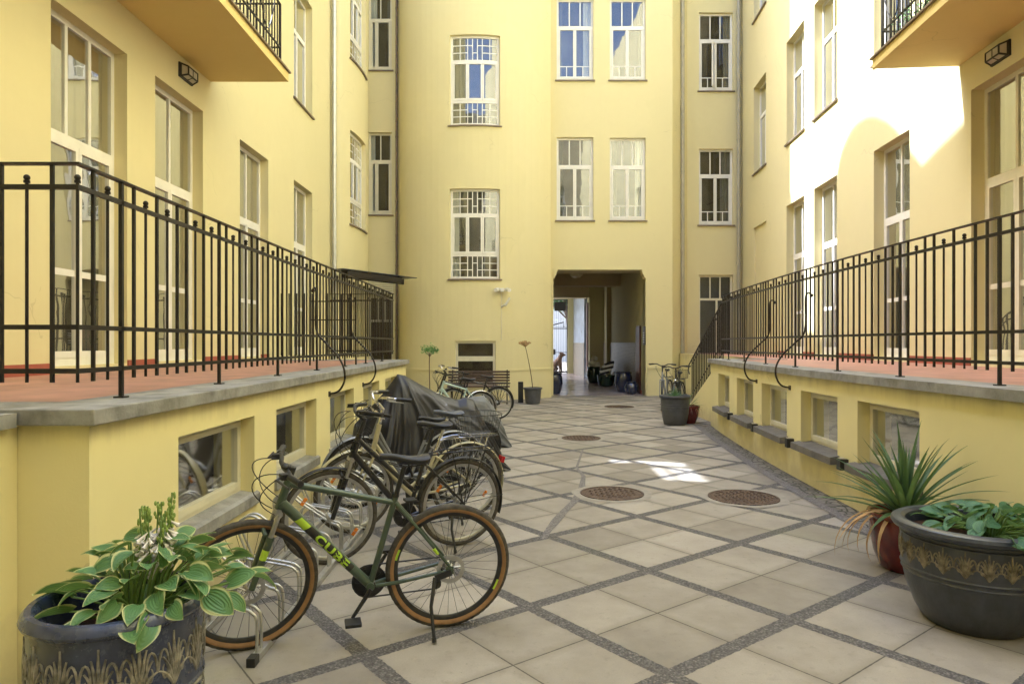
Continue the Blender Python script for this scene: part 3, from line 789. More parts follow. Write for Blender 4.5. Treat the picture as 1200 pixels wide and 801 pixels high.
w = MB(); w.box(3.28, 3.6, 31.0, 36.4, 0.10, 4.2); w.build('marble_lining', M['marble'], back, world=True)
w = MB(); w.box(3.262, 3.28, 31.0, 36.4, 0, 1.62); w.box(4.045, 4.078, 22.3, 28.1, .12, 1.62); w.box(4.045, 4.078, 28.5, 30.2, .12, 1.62); w.build('tiled_dado', M['tiles'], back, world=True)
w = MB(); w.box(3.35, 3.415, 30.45, 30.85, .3, 3.4); w.build('dark_pilaster', M['brown_door'], back, world=True)
w = MB(); w.box(1.0, 4.4, 21.2, 36.8, 4.2, 4.35); w.box(1.27, 4.07, 21.2, 21.9, 3.845, 4.199)
w.box(1.27, 4.07, 25.6, 26.1, 3.75, 4.199); w.box(1.27, 3.41, 30.2, 30.9, 3.62, 4.199); w.build('passage_ceiling', M['passage_ceiling'], back, world=True)
w = MB(); w.box(-5, 1.24, 30.02, 37.2, 4.9, 5.05); w.build('added_shade_roof', M['sill_metal'], back, world=True)  # unseen roof added to keep direct sun off the passage lining
w = MB(); w.box(4.02, 4.07, 21.55, 22.15, 0, 2.15); w.build('side_door', M['brown_door'], back, world=True)
w = MB(); w.box(4.06, 4.079, 21.45, 28.0, 0, .12); w.build('skirting', M['red_skirt'], back, world=True)
w = MB(); w.quad((1.26, 20.84, .004), (4.08, 20.84, .004), (4.08, 36.4, .004), (1.26, 36.4, .004)); tag(w.build('passage_floor', M['passage_floor']), kind='structure')

# iron gate at the far end of the passage
gt = thing('iron_gate', 'tall dark iron bar gate closing the far end of the passage', 'gate', (2.46, 36.45, 0))
w = MB(); w.box(1.32, 1.38, 36.4, 36.46, 0, 3.95); w.box(1.96, 2.02, 36.4, 36.46, 0, 3.95); w.box(2.91, 2.97, 36.4, 36.46, 0, 3.95); w.box(1.38, 2.91, 36.401, 36.459, 3.9, 3.95); w.box(2.02, 2.91, 36.4, 36.46, .05, .12)
for z in (1.1, 2.35, 2.42): w.box(2.02, 2.91, 36.415, 36.445, z, z + .03)
w.build('gate_frame', M['iron'], gt, world=True)
w = MB()
for k in range(9): w.box(2.09 + k*.095, 2.102 + k*.095, 36.42, 36.44, .12, 3.3)
w.build('bars', M['iron'], gt, world=True)
w = MB(); w.box(2.26, 2.86, 36.36, 36.42, 3.32, 3.8); w.build('sign_board', M['black_plastic'], gt, world=True)
w = MB(); w.box(2.10, 2.32, 36.34, 36.41, 1.0, 1.28); w.build('lock_case', M['black_plastic'], gt, world=True)
w = MB(); w.tube([(2.1, 36.38, 2.55), (2.75, 36.3, 2.72), (2.76, 36.3, 2.45)], .03, 6); w.build('door_closer', M['iron'], gt, world=True)

# street beyond
st = thing('street_house', 'pale sunlit house front seen through the passage gate', 'building', (4, 62, 0))
w = MB(); PS = Path([(-12, 60), (20, 60)])
sop = [(x, x + 1.2, z, z + 2.0, .35) for x in (2, 5, 8, 11, 14, 17, 20, 23, 26) for z in (1, 4.6, 8.2)]
wall(w, PS, 0, 32, 0, 11, sop); w.build('wall', M['pale_facade'], st, world=True)
for o in sop[12:21]: window(st, PS, *o[:4], .2, 'court', glass='glass')
w = MB(); w.box(-12, 20, 60.02, 70, 11, 11.4); w.build('roof', M['sill_metal'], st, world=True)

# =================================================================== east wing (right of the picture)
RW = lambda y: 5.53 + .083 * y
PR = Path([(RW(21.8), 21.8), (RW(-7), -7)])
yr = lambda y: PR.s_of(1, y)
right = thing('apartment_building', 'yellow wing along the right side with a blazing sunlit patch high on its wall', 'building', (6.3, 8, 0))
rops = []
for y0, y1 in ((9.38, 8.03), (12.37, 11.07), (15.38, 14.07), (17.33, 16.03)): rops.append((yr(y0), yr(y1), Z1, 5.07, .22 + GAP))
for y0, y1 in ((12.37, 11.07), (15.38, 14.07), (17.33, 16.03), (20.4, 19.13), (9.38, 8.03)): rops.append((yr(y0), yr(y1), 6.62, 9.2, .22 + GAP))
for y0, y1 in ((15.38, 14.07), (17.33, 16.03), (20.4, 19.13)): rops.append((yr(y0), yr(y1), 11.15, 13.5, .22 + GAP))
niche = (yr(20.4), yr(19.13), 1.6, 5.03, .06)
RTOP = 18
w = MB(); wall(w, PR, 0, PR.L, 0, RTOP, rops + [niche])
sheet(w, PR, niche[0], niche[1], -.06, 1.6, 5.03); w.build('wall', M['wall'], right, world=True)
for i, o in enumerate(rops):
    window(right, PR, *o[:4], o[4] - GAP, 'french' if i < 4 else 'tall', backing=['curtain', 'curtain_grey', 'curtain_grey', 'curtain'][i] if i < 4 else 'curtain_grey',
           fold=.016 if i == 0 else 0, glass='glass_french' if i < 4 else 'glass', sill=None if i < 4 else 'sill_metal', paint='cream_paint' if i == 0 else 'white_paint')
w = MB(); s_prev = yr(18.0)
for a, b in sorted((o[0], o[1]) for o in rops[:4]) + [(yr(3), 0)]:
    if a > s_prev: w = MB(); sbox(w, PR, s_prev, a, .0, .022, 1.29, 1.40); w.build('skirting', M['red_skirt'], right, world=True)
    s_prev = b
w = MB(); w.prism([(RW(21.7) + .05, 21.7, RTOP - .3), (RW(-7) + .05, -7, RTOP - .3), (16, -7, RTOP - .3), (16, 21.7, RTOP - .3)], (0, 0, .3)); w.build('roof', M['sill_metal'], right, world=True)

# front wing behind the camera (seen only in the panes)
PF = Path([(RW(-7), -7.02), (-4.62, -7.02)])
front = thing('apartment_building', 'yellow front wing behind the viewer, seen only mirrored in the window panes', 'building', (1, -7.1, 0))
fops = [(x, x + 1.2, z, z + 2.5, .2 + GAP) for x in (1.2, 3.6, 6.2, 8.0) for z in (2.0, 6.3, 10.4)]
w = MB(); wall(w, PF, 0, PF.L, 0, 17, fops); w.build('wall', M['wall_front'], front, world=True)
for o in fops: window(front, PF, *o[:4], .2, 'tall')
w = MB(); w.box(-8, 9, -14, -7.05, 16.7, 17); w.build('roof', M['sill_metal'], front, world=True)

# =================================================================== raised terraces
TZ = 1.30
PLB = Path([(LX + .003, 3.15), (-1.95, 3.15), (-1.95, 12.55), (LX + .003, 12.55)])
lt = thing('raised_terrace', 'yellow plinth terrace on the left with red floor, grey coping and basement windows', 'terrace', (-3, 8, 0))
c0 = PLB.S[1] - 3.15
ltops = [(c0 + a, c0 + b, .46, 1.052, .15 + GAP) for a, b in ((3.99, 5.17), (5.65, 6.81), (7.32, 8.42), (8.95, 10.03), (10.5, 11.6))]
w = MB(); wall(w, PLB, 0, PLB.L, 0, 1.225, ltops); w.build('wall', M['wall_low'], lt, world=True)
for i, o in enumerate(ltops):
    window(lt, PLB, *o[:4], .15, 'basement', backing='dark_room', paint='cream_paint', sill='stone', glass='glass_dusty')
w = MB(); sbox(w, PLB, .0, PLB.L, -.36, .055, 1.225, TZ); w.build('coping', M['stone'], lt, world=True, bevel=.006)
w = MB(); w.box(LX + .004, -2.25, 3.45, 12.2, 1.2, 1.29); w.build('floor', M['terracotta_floor'], lt, world=True)
w = MB(); w.box(-4.62, -2.28, -3, 3.147, 0, 1.22); w.build('lower_wall', M['wall_low'], lt, world=True)
w = MB(); w.box(-4.62, -2.235, -3, 3.08, 1.22, 1.285); w.build('lower_coping', M['stone'], lt, world=True)

rx = lambda y: 3.28 + (.0106 * (y - 5) ** 1.9 if y > 5 else 0)
rp = [(5.2, 13.25), (rx(13.2), 13.25)] + [(rx(13.25 - .45 * i), 13.25 - .45 * i) for i in range(1, 19)] + [(3.28, 4.6), (3.28, .5)]
PRB = Path(rp)
yq = lambda y: PRB.s_of(1, y, 1)
rt = thing('raised_terrace', 'yellow curved plinth terrace on the right with red floor and five basement windows', 'terrace', (4.5, 8, 0))
rtops = [(yq(b), yq(a), .44, 1.052, .16 + GAP) for a, b in ((5.50, 6.53), (6.96, 7.95), (8.42, 9.47), (9.9, 10.9), (11.45, 12.45))]
w = MB(); wall(w, PRB, 0, PRB.L, 0, 1.225, rtops); w.build('wall', M['wall_low'], rt, world=True, smooth=25)
for o in rtops: window(rt, PRB, *o[:4], .16, 'basement', backing='dark_room', paint='cream_paint', sill='dark_stone', glass='glass_dusty')
w = MB(); sbox(w, PRB, 0, PRB.L, -.36, .055, 1.225, TZ); w.build('coping', M['stone'], rt, world=True, smooth=25)
w = MB()
n = 24; rows = []
for i in range(n + 1):
    y = .6 + (12.95 - .6) * i / n; rows.append([(rx(y) + .3, y, 1.29), (RW(y), y, 1.29)])
w.grid(rows); w.quad((5.0, 12.95, 1.288), (RW(12.95), 12.95, 1.288), (RW(21.7), 21.75, 1.288), (5.6, 21.75, 1.288))
w.build('floor', M['terracotta_floor'], rt, world=True)
w = MB(); w.box(5.21, 5.5, 13.25, 21.75, 0, 1.285); w.build('landing_wall', M['wall_low'], rt, world=True)
# gutter of setts and a dark band along the right wall
for nm, d0, d1, mat, z in (('sett_gutter', .0, .21, 'cobble', .004), ('kerb_band', .21, .32, 'gravel', .006)):
    w = MB(); w.grid([[PRB.pos(q, d0, z), PRB.pos(q, d1, z)] for q in PRB.cuts(PRB.S[1], PRB.L)]); tag(w.build(nm, M[mat]), kind='structure')
w = MB(); w.grid([[PLB.pos(q, 0.0, .004), PLB.pos(q, .16, .004)] for q in PLB.cuts(PLB.S[1], PLB.S[2])]); tag(w.build('gravel_strip', M['gravel']), kind='structure')
# the dark repaired crack running over the slabs
w = MB(); cr = []
for u, v_, wd in ((683, 527, .02), (676, 548, .02), (684, 558, .03), (681, 572, .05), (672, 588, .055), (662, 598, .06), (652, 609, .05), (642, 622, .045), (637, 632, .02)):
    Y = 1280 / (v_ - 402); cr.append(((u - 600) / 800 * Y, Y, wd))
L_, R2 = [], []
for i, (x, y, wd) in enumerate(cr):
    L_.append((x - wd * (.6 + .5 * rnd.random()), y, .004)); R2.append((x + wd * (.6 + .5 * rnd.random()), y, .004))
w.grid([[a, b] for a, b in zip(L_, R2)]); tag(w.build('paving_crack', M['gravel']), kind='structure')

# =================================================================== railings
def rail_thing(P, label, sc0, s0, s1, foot0, braces, loc):
    r = thing('terrace_railing', label, 'railing', loc)
    for nm, z, hw, hh in (('top_rail', 2.49, .019, .005), ('upper_rail', 2.375, .010, .012), ('middle_rail', 1.68, .010, .012), ('bottom_rail', 1.462, .010, .012)):
        w = MB(); sbox(w, P, s0, s1, -hw, hw, z - hh, z + hh); w.build(nm, M['iron'], r, world=True)
    tm = MB(); tm.box(-.008, .008, -.008, .008, 1.405, 2.484)
    bm_ = MB(); bm_.tube([(0, 0, 1.405), (0, 0, 2.40)], .008, 8); bm_.ball((0, 0, 2.422), .0155, 10, 7); bm_.lathe([(.0001, 2.395), (.015, 2.395), (.015, 2.408), (.0001, 2.408)], segs=8)
    fm = MB(); fm.box(-.010, .010, -.010, .010, 1.30, 2.484); fm.box(-.028, .028, -.028, .028, 1.297, 1.309)
    inv = WM[r.name].inverted(); proto = {}
    k0 = math.ceil((s0 - sc0) / .126); k1 = math.floor((s1 - sc0) / .126)
    for k in range(k0, k1 + 1):
        q = sc0 + k * .126
        kind = 'B' if k % 5 in (0, 2) else 'T'
        if k >= 0 and k % 10 == foot0: kind = 'F'
        if k < 0: kind = 'T' if k % 2 else 'B'
        p = P.pos(q, 0, 0); t = P.pos(min(q + .01, P.L)) - P.pos(max(q - .01, 0))
        mtx = inv @ Matrix.Translation(p)
        nm = {'T': 'baluster', 'B': 'ball_baluster', 'F': 'post'}[kind]
        if kind not in proto:
            o = {'T': tm, 'B': bm_, 'F': fm}[kind].build(nm, M['iron'], r, smooth=40); proto[kind] = o
        else:
            o = bpy.data.objects.new(nm, proto[kind].data); COL.objects.link(o); o.parent = r
        o.location = mtx.translation; o.rotation_euler = (0, 0, math.atan2(t.y, t.x))
    for (pts) in braces:
        w = MB(); w.tube(spline(pts, 6), .011, 8); e = Vector(pts[-1]); w.ball(pts[0], .022, 8, 6)
        w.obox(e, (.006, 0, 0), (0, .028, 0), (0, 0, .028)); w.build('curved_brace', M['iron'], r, world=True, smooth=40)
    return r
PLR = Path([(LX + .01, 3.39), (-2.157, 3.39), (-2.157, 12.40), (-3.3, 12.40)])
def lbr(y): return [(-2.17, y + .16, 2.17), (-2.15, y + .13, 2.20), (-2.12, y + .11, 2.14), (-2.115, y + .1, 1.75), (-2.0, y + .06, 1.60), (-1.86, y + .02, 1.46), (-1.79, y, 1.32), (-1.79, y, 1.19), (-1.85, y, 1.09), (-1.945, y, 1.06)]
rail_thing(PLR, 'black wrought iron railing with ball tipped bars on the left terrace, turning the near corner', PLR.S[1], .02, PLR.L, 3, [lbr(7.28), lbr(8.92)], (-2.157, 3.39, 1.3))
rr = []
for q in [PRB.S[1] + .05 + .45 * i for i in range(0, 30)]:
    if q < PRB.L - .2: p = PRB.pos(q, -.17, 0); rr.append((p.x, p.y))
PRR = Path([(4.02, 13.08), (rr[0][0], 13.08)] + [p for p in rr if 3.3 < p[1] < 12.95])
ys = lambda y: PRR.s_of(1, y, 1)
def rbr(y):
    x = rx(y); return [(x + .19, y - .16, 2.17), (x + .17, y - .13, 2.20), (x + .14, y - .11, 2.14), (x + .135, y - .1, 1.75), (x + .03, y - .06, 1.60), (x - .10, y - .02, 1.46), (x - .17, y, 1.32), (x - .17, y, 1.19), (x - .11, y, 1.09), (x - .005, y, 1.06)]
fs = ys(4.83) % .126
rail_thing(PRR, 'black wrought iron railing with ball tipped bars following the curve of the right terrace', ys(4.83) - 60 * .126, .02, PRR.L - .02, 0, [rbr(8.3), rbr(9.7)], (3.4, 8, 1.3))
# =================================================================== steps at the far end of the right terrace
sf = thing('stair_flight', 'short flight of grey steps going down from the far end of the right terrace', 'steps', (4.6, 14.4, 0))
w = MB()
for k in range(8): w.box(4.12, 5.19, 13.27 + k * .28, 13.27 + (k + 1) * .28, 0, 1.15 - k * .145)
w.build('treads', M['stone'], sf, world=True)
w = MB(); w.prism([(4.05, 13.27, 0), (4.05, 15.6, 0), (4.05, 15.6, .2), (4.05, 13.27, 1.28)], (.065, 0, 0)); w.build('string_wall', M['wall_low'], sf, world=True)
sr = thing('stair_railing', 'black iron handrail sloping down beside the steps at the back right', 'handrail', (4.08, 14.4, 0))
zt = lambda y: 2.45 - (y - 13.15) * .52
for nm, dz in (('handrail', 0), ('upper_rail', -.12), ('middle_rail', -.80), ('bottom_rail', -1.0)):
    w = MB(); w.tube([(4.08, 13.12, zt(13.12) + dz), (4.08, 15.5, zt(15.5) + dz)] + ([(4.08, 15.75, zt(15.6) - .08), (4.08, 15.8, zt(15.6) - .2), (4.08, 15.7, zt(15.6) - .28)] if dz == 0 else []), .014 if dz == 0 else .009, 6); w.build(nm, M['iron'], sr, world=True, smooth=40)
for k in range(19):
    y = 13.2 + k * .126; w = MB(); w.box(4.07, 4.09, y - .01, y + .01, zt(y) - (1.22 if k % 6 == 0 else 1.05), zt(y)); w.build('baluster', M['iron'], sr, world=True)
# short gate of iron bars standing across the left terrace
tg = thing('terrace_gate', 'low dark iron gate standing across the left terrace behind the railing', 'gate', (-2.6, 9.6, 1.29))
w = MB()
for z in (1.42, 1.92, 2.18): w.box(-2.83, -2.2, 9.592, 9.608, z, z + .015)
w.box(-2.85, -2.83, 9.59, 9.61, 1.29, 2.25); w.box(-2.205, -2.185, 9.59, 9.61, 1.29, 2.25); w.build('gate_frame', M['iron'], tg, world=True)
w = MB()
for k in range(10): w.box(-3.25 + k * .108, -3.235 + k * .108, 9.593, 9.607, 1.43, 2.30)
w.build('bars', M['iron'], tg, world=True)

# =================================================================== balconies
def balcony(label, P, a, b, zs, depth, sgn, endfar, loc):
    r = thing('balcony', label, 'balcony', loc)
    w = MB(); sbox(w, P, a, b, .002, depth, zs, zs + .13); w.build('slab', M['soffit'], r, world=True)
    w = MB(); sbox(w, P, a - .02, b + .02, .004, depth + .035, zs + .13, zs + .155); w.build('edge_sheet', M['sill_metal'], r, world=True)
    d = depth - .10; q0, q1 = a + .09, b - .09
    zb = zs + .155
    for nm, z in (('bottom_rail', zb + .10), ('middle_rail', zb + .32), ('top_rail', zb + .98)):
        w = MB(); sbox(w, P, q0, q1, d - .012, d + .012, z, z + .02)
        qe = q1 if endfar else q0; sbox(w, P, qe - .012, qe + .012, .01, d - .012, z, z + .02); w.build(nm, M['iron'], r, world=True)
    n = int((q1 - q0) / .115)
    for k in range(n + 1):
        q = q0 + (q1 - q0) * k / n; p = P.pos(q, d, 0); w = MB()
        hw = .016 if k in (0, n) else .008
        w.box(p.x - hw, p.x + hw, p.y - hw, p.y + hw, zb, zb + .99); w.build('baluster', M['iron'], r, world=True)
    qe = q1 if endfar else q0
    for k in range(1, 9):
        p = P.pos(qe, d * k / 9, 0); w = MB(); w.box(p.x - .008, p.x + .008, p.y - .008, p.y + .008, zb, zb + .99); w.build('baluster', M['iron'], r, world=True)
    w = MB()
    for k in range(0, n - 5, 6):
        qa, qb = q0 + (q1 - q0) * k / n, q0 + (q1 - q0) * (k + 6) / n
        w.tube([P.pos(qa + (qb - qa) * t / 12, d + .012, zb + .98 - .62 * math.sin(math.pi * t / 12)) for t in range(13)], .008, 5)
    w.build('scrollwork', M['iron'], r, world=True)
    return r
balcony('yellow balcony slab overhead at upper left with scrolled black railing', PL, yl(3.0), yl(10.42), 5.585, 1.19, 1, True, (-4, 7, 5.6))
balcony('yellow balcony slab overhead at upper right with black railing and flower boxes', PR, yr(9.67), yr(3.0), 5.52, 1.18, 1, False, (5.8, 7, 5.5))
# flower box on the right balcony
fb = thing('flower_box', 'brown flower box with green plants on the right balcony edge', 'flower box', (5.35, 8.6, 5.68))
w = MB(); p0 = PR.pos(yr(9.4), .93, 0); p1 = PR.pos(yr(7.2), .93, 0); dr = (p1 - p0); w.obox((p0 + p1) / 2 + Vector((0, 0, 5.78)), dr / 2, Vector((dr.y, -dr.x, 0)).normalized() * .07, (0, 0, .09)); w.build('trough', M['brown_door'], fb, world=True)
w = MB()
for k in range(420):
    t = rnd.random(); c = p0.lerp(p1, t) + Vector((rnd.gauss(0, .06), rnd.gauss(0, .06), 5.87 + abs(rnd.gauss(0, .13)))); a = Vector((rnd.uniform(-1, 1), rnd.uniform(-1, 1), rnd.uniform(-.3, .8))).normalized() * .04; b_ = a.orthogonal().normalized() * .022
    w.poly([c - a, c + b_, c + a, c - b_])
w.build('foliage', M['leaf_small'], fb, world=True)

# =================================================================== pipes, lamps and small fixtures
def downpipe(label, x, y, z0, z1, r=.055, mat='zinc'):
    t = thing('downpipe', label, 'downpipe', (x, y, z0))
    w = MB(); w.tube([(x, y, z0), (x, y, z1)], r, 14); w.build('pipe', M[mat], t, world=True, smooth=40)
    w = MB()
    z = z0 + 1.0
    while z < z1: w.lathe([(r, -.03), (r + .008, -.03), (r + .008, .03), (r, .03)], (x, y, z), 14); w.box(x - .012, x + .012, y, y + r + .05, z - .012, z + .012); z += 1.95
    w.build('bracket', M[mat], t, world=True)
downpipe('silver downpipe running up the left wing beside the rounded bay', LX + .10, 17.28, 1.2, 14.0)
downpipe('grey downpipe on the angled wall right of the passage', 5.33, 21.32, .1, 21.0, .06, 'pipe_paint')
downpipe('grey downpipe in the corner where the back wing meets the right wing', 7.2, 21.68, 1.2, 17.5, .06, 'pipe_paint')
downpipe('thin dark pipe in the corner left of the bowed tower', -3.50, 20.72, 1.0, 20.0, .035, 'sill_metal')

def bulkhead(label, P, q, z):
    p = P.pos(q, 0, z); nn = (P.pos(q, 1, z) - p).normalized(); tt = Vector((-nn.y, nn.x, 0))
    t = thing('wall_lamp', label, 'wall lamp', tuple(p), (0, 0, math.atan2(tt.y, tt.x)))
    # local: x along wall, y into wall (-normal)... build in local with out = -y or +y
    o = -1 if (Matrix.Rotation(math.atan2(tt.y, tt.x), 3, 'Z') @ Vector((0, -1, 0))).dot(nn) > 0 else 1
    w = MB(); w.box(-.19, .19, *sorted((o * .0, o * .025)), -.10, .10); w.build('back_plate', M['black_plastic'], t)
    w = MB()
    prof = [(.175, .025), (.175, .07), (.12, .125)]
    def ring(x, y, z): return [(-x, o * y, -z), (x, o * y, -z), (x, o * y, z), (-x, o * y, z)]
    A, B = ring(.17, .026, .085), ring(.135, .115, .055); n0 = len(w.v); w.v += A + B
    for j in range(4): w.f.append((n0 + j, n0 + (j+1) % 4, n0 + 4 + (j+1) % 4, n0 + 4 + j))
    w.f.append((n0 + 4, n0 + 5, n0 + 6, n0 + 7)); w.build('glass', M['lamp_glass'], t)
    w = MB()
    for j in range(4): w.tube([A[j], B[j]], .013, 5); w.tube([B[j], B[(j+1) % 4]], .012, 5); w.tube([A[j], A[(j+1) % 4]], .016, 5)
    w.tube([((A[0][0]+A[1][0])/2, A[0][1], -.085), (0, B[0][1], -.055), (0, B[0][1], .055), (0, A[0][1], .085)], .008, 5)
    w.build('cage', M['black_plastic'], t)
bulkhead('black caged bulkhead lamp above the second french window on the left wall', PL, yl(9.6), 5.38)
bulkhead('black caged bulkhead lamp above the near french window on the right wall', PR, yr(8.72), 5.30)
for i, (y, lab) in enumerate(((6.75, 'largest and nearest of the small black box lights on the right plinth'), (8.2, 'second nearest small black box light on the right plinth'), (9.68, 'third small black box light along the right plinth'), (11.2, 'farthest small black box light on the right plinth'))):
    q = yq(y); t = thing('box_light', lab, 'wall light', tuple(PRB.pos(q, 0, .40)), group='small black box lights on the right plinth')
    w = MB(); sbox(w, PRB, q - .045, q + .045, .002, .085, .35, .46); w.build('housing', M['black_plastic'], t, world=True, bevel=.004)
    w = MB(); sbox(w, PRB, q - .035, q + .035, .02, .075, .462, .468); w.build('lens', M['lamp_glass'], t, world=True)

cc = thing('security_camera', 'white security camera pair on the bowed tower below its lower stair window', 'camera', (-.29, 19.2, 3.1))
sx = xb(-.30)
w = MB(); p = PB.pos(sx, .08, 3.10); w.obox(p, (.05, 0, 0), (0, .06, 0), (0, 0, .05)); w.build('junction_box', M['white_paint'], cc, world=True, bevel=.006)
for dx in (-.13, .13):
    w = MB(); c = PB.pos(sx + dx, .13, 3.11); w.tube([c + Vector((0, .04, 0)), c + Vector((dx * .5, -.16, -.03))], .052, 12); w.tube([c + Vector((0, .0, 0)), PB.pos(sx, .06, 3.12)], .02, 6); w.build('camera_head', M['white_paint'], cc, world=True, smooth=40)
w = MB(); c = PB.pos(sx + .1, .12, 2.72); w.tube([PB.pos(sx, .0, 2.62), c], .022, 6); w.tube([c + Vector((-.02, 0, -.06)), c + Vector((.10, -.03, .16))], .035, 8); w.build('sensor', M['white_paint'], cc, world=True, smooth=40)
w = MB(); w.tube([PB.pos(sx, .012, 3.06), PB.pos(sx, .012, 1.68)], .012, 6); w.build('cable_duct', M['cream_paint'], cc, world=True)
ip = thing('intercom_panel', 'grey intercom panel on the right pier of the passage mouth', 'intercom', (4.08, 20.9, 1.85))
w = MB(); w.box(4.045, 4.078, 20.83, 21.12, 1.55, 2.12); w.build('plate', M['dark_alloy'], ip, world=True, bevel=.004)
w = MB()
for k in range(5): w.box(4.038, 4.046, 20.87, 21.08, 1.62 + k*.07, 1.655 + k*.07)
w.build('buttons', M['alloy'], ip, world=True)
cl = thing('ceiling_lamp', 'round glass ceiling lamp hanging in the passage', 'ceiling lamp', (2.2, 23.2, 4.0))
w = MB(); w.lathe([(.001, 4.2), (.16, 4.2), (.16, 4.14), (.001, 4.14)], (2.2, 23.4, 0), 20); w.tube([(2.2, 23.4, 4.14), (2.2, 23.4, 4.02)], .02, 6); w.build('base', M['dark_alloy'], cl, world=True)
w = MB(); w.lathe([(.001, 3.84), (.14, 3.86), (.22, 3.93), (.24, 4.0), (.20, 4.05), (.001, 4.06)], (2.2, 23.4, 0), 20); w.build('shade', M['lamp_glass'], cl, world=True, smooth=40)
# canopy over the side entrance
cp = thing('glass_canopy', 'flat dark glass canopy on steel beams in the far left corner', 'canopy', (-3.4, 18.2, 3.4))
A = Vector((-4.13, 16.75, 3.42)); B = Vector((-2.66, 19.15, 3.42)); e = (B - A).normalized(); nrm = Vector((-e.y, e.x, 0))
w = MB(); w.prism([A, B, B + nrm * .75, A + nrm * .40], (0, 0, .018)); w.build('glass_sheet', M['navy_room'], cp, world=True)
for nm, dn, a0, a1 in (('front_beam', .06, .06, .78), ('rear_beam', .34, .10, .93)):
    w = MB(); w.obox(A.lerp(B, (a0 + a1) / 2) + nrm * dn + Vector((0, 0, -.10)), e * ((B - A).length * (a1 - a0) / 2), nrm * .03, (0, 0, .075)); w.build(nm, M['iron'], cp, world=True)
for a0 in (.1, .75):
    w = MB(); w.tube([A.lerp(B, a0) + nrm * .05 + Vector((0, 0, -.02)), A.lerp(B, a0) + nrm * .36 + Vector((0, 0, -.02))], .02, 6); w.build('cross_arm', M['iron'], cp, world=True)

# =================================================================== manhole covers
for (x, y, r, lab) in ((1.065, 7.27, .325, 'rusty round manhole cover nearest the middle of the paving'), (2.40, 7.08, .345, 'rusty round manhole cover nearest the right plinth'),
                       (1.165, 11.5, .315, 'rusty manhole cover in the middle distance with patches of light beside it'), (2.70, 17.2, .36, 'small looking far manhole cover just before the passage')):
    t = thing('manhole_cover', lab, 'manhole cover', (x, y, 0), group='round manhole covers in the courtyard paving')
    w = MB(); w.lathe([(.001, .010), (r - .03, .010), (r - .012, .006)], segs=40); w.build('lid', M['rust'], t)
    w = MB(); n = int(r / .055)
    for i in range(-n, n + 1):
        for j in range(-n, n + 1):
            cx_, cy_ = i * .055, j * .055
            if math.hypot(cx_, cy_) < r - .06:
                hx, hy = (.021, .008) if (i + j) % 2 else (.008, .021); w.box(cx_ - hx, cx_ + hx, cy_ - hy, cy_ + hy, .009, .0145)
    tr_ = w.build('tread_pattern', M['rust'], t); tr_['kind'] = 'stuff'
    w = MB(); w.lathe([(r - .014, .004), (r - .014, .011), (r + .012, .011), (r + .012, .004)], segs=40); w.build('rim', M['rust'], t)
    w = MB(); w.lathe([(r + .012, .005), (r + .10, .005)], segs=40, fr=lambda a, z: 1 + .03 * math.sin(7 * a + z)); w.build('collar', M['collar'], t)
# =================================================================== bicycles
def torus_pts(cx, cz, r, n=72, y=0): return [(cx + r * math.cos(2*math.pi*i/n), y, cz + r * math.sin(2*math.pi*i/n)) for i in range(n)]

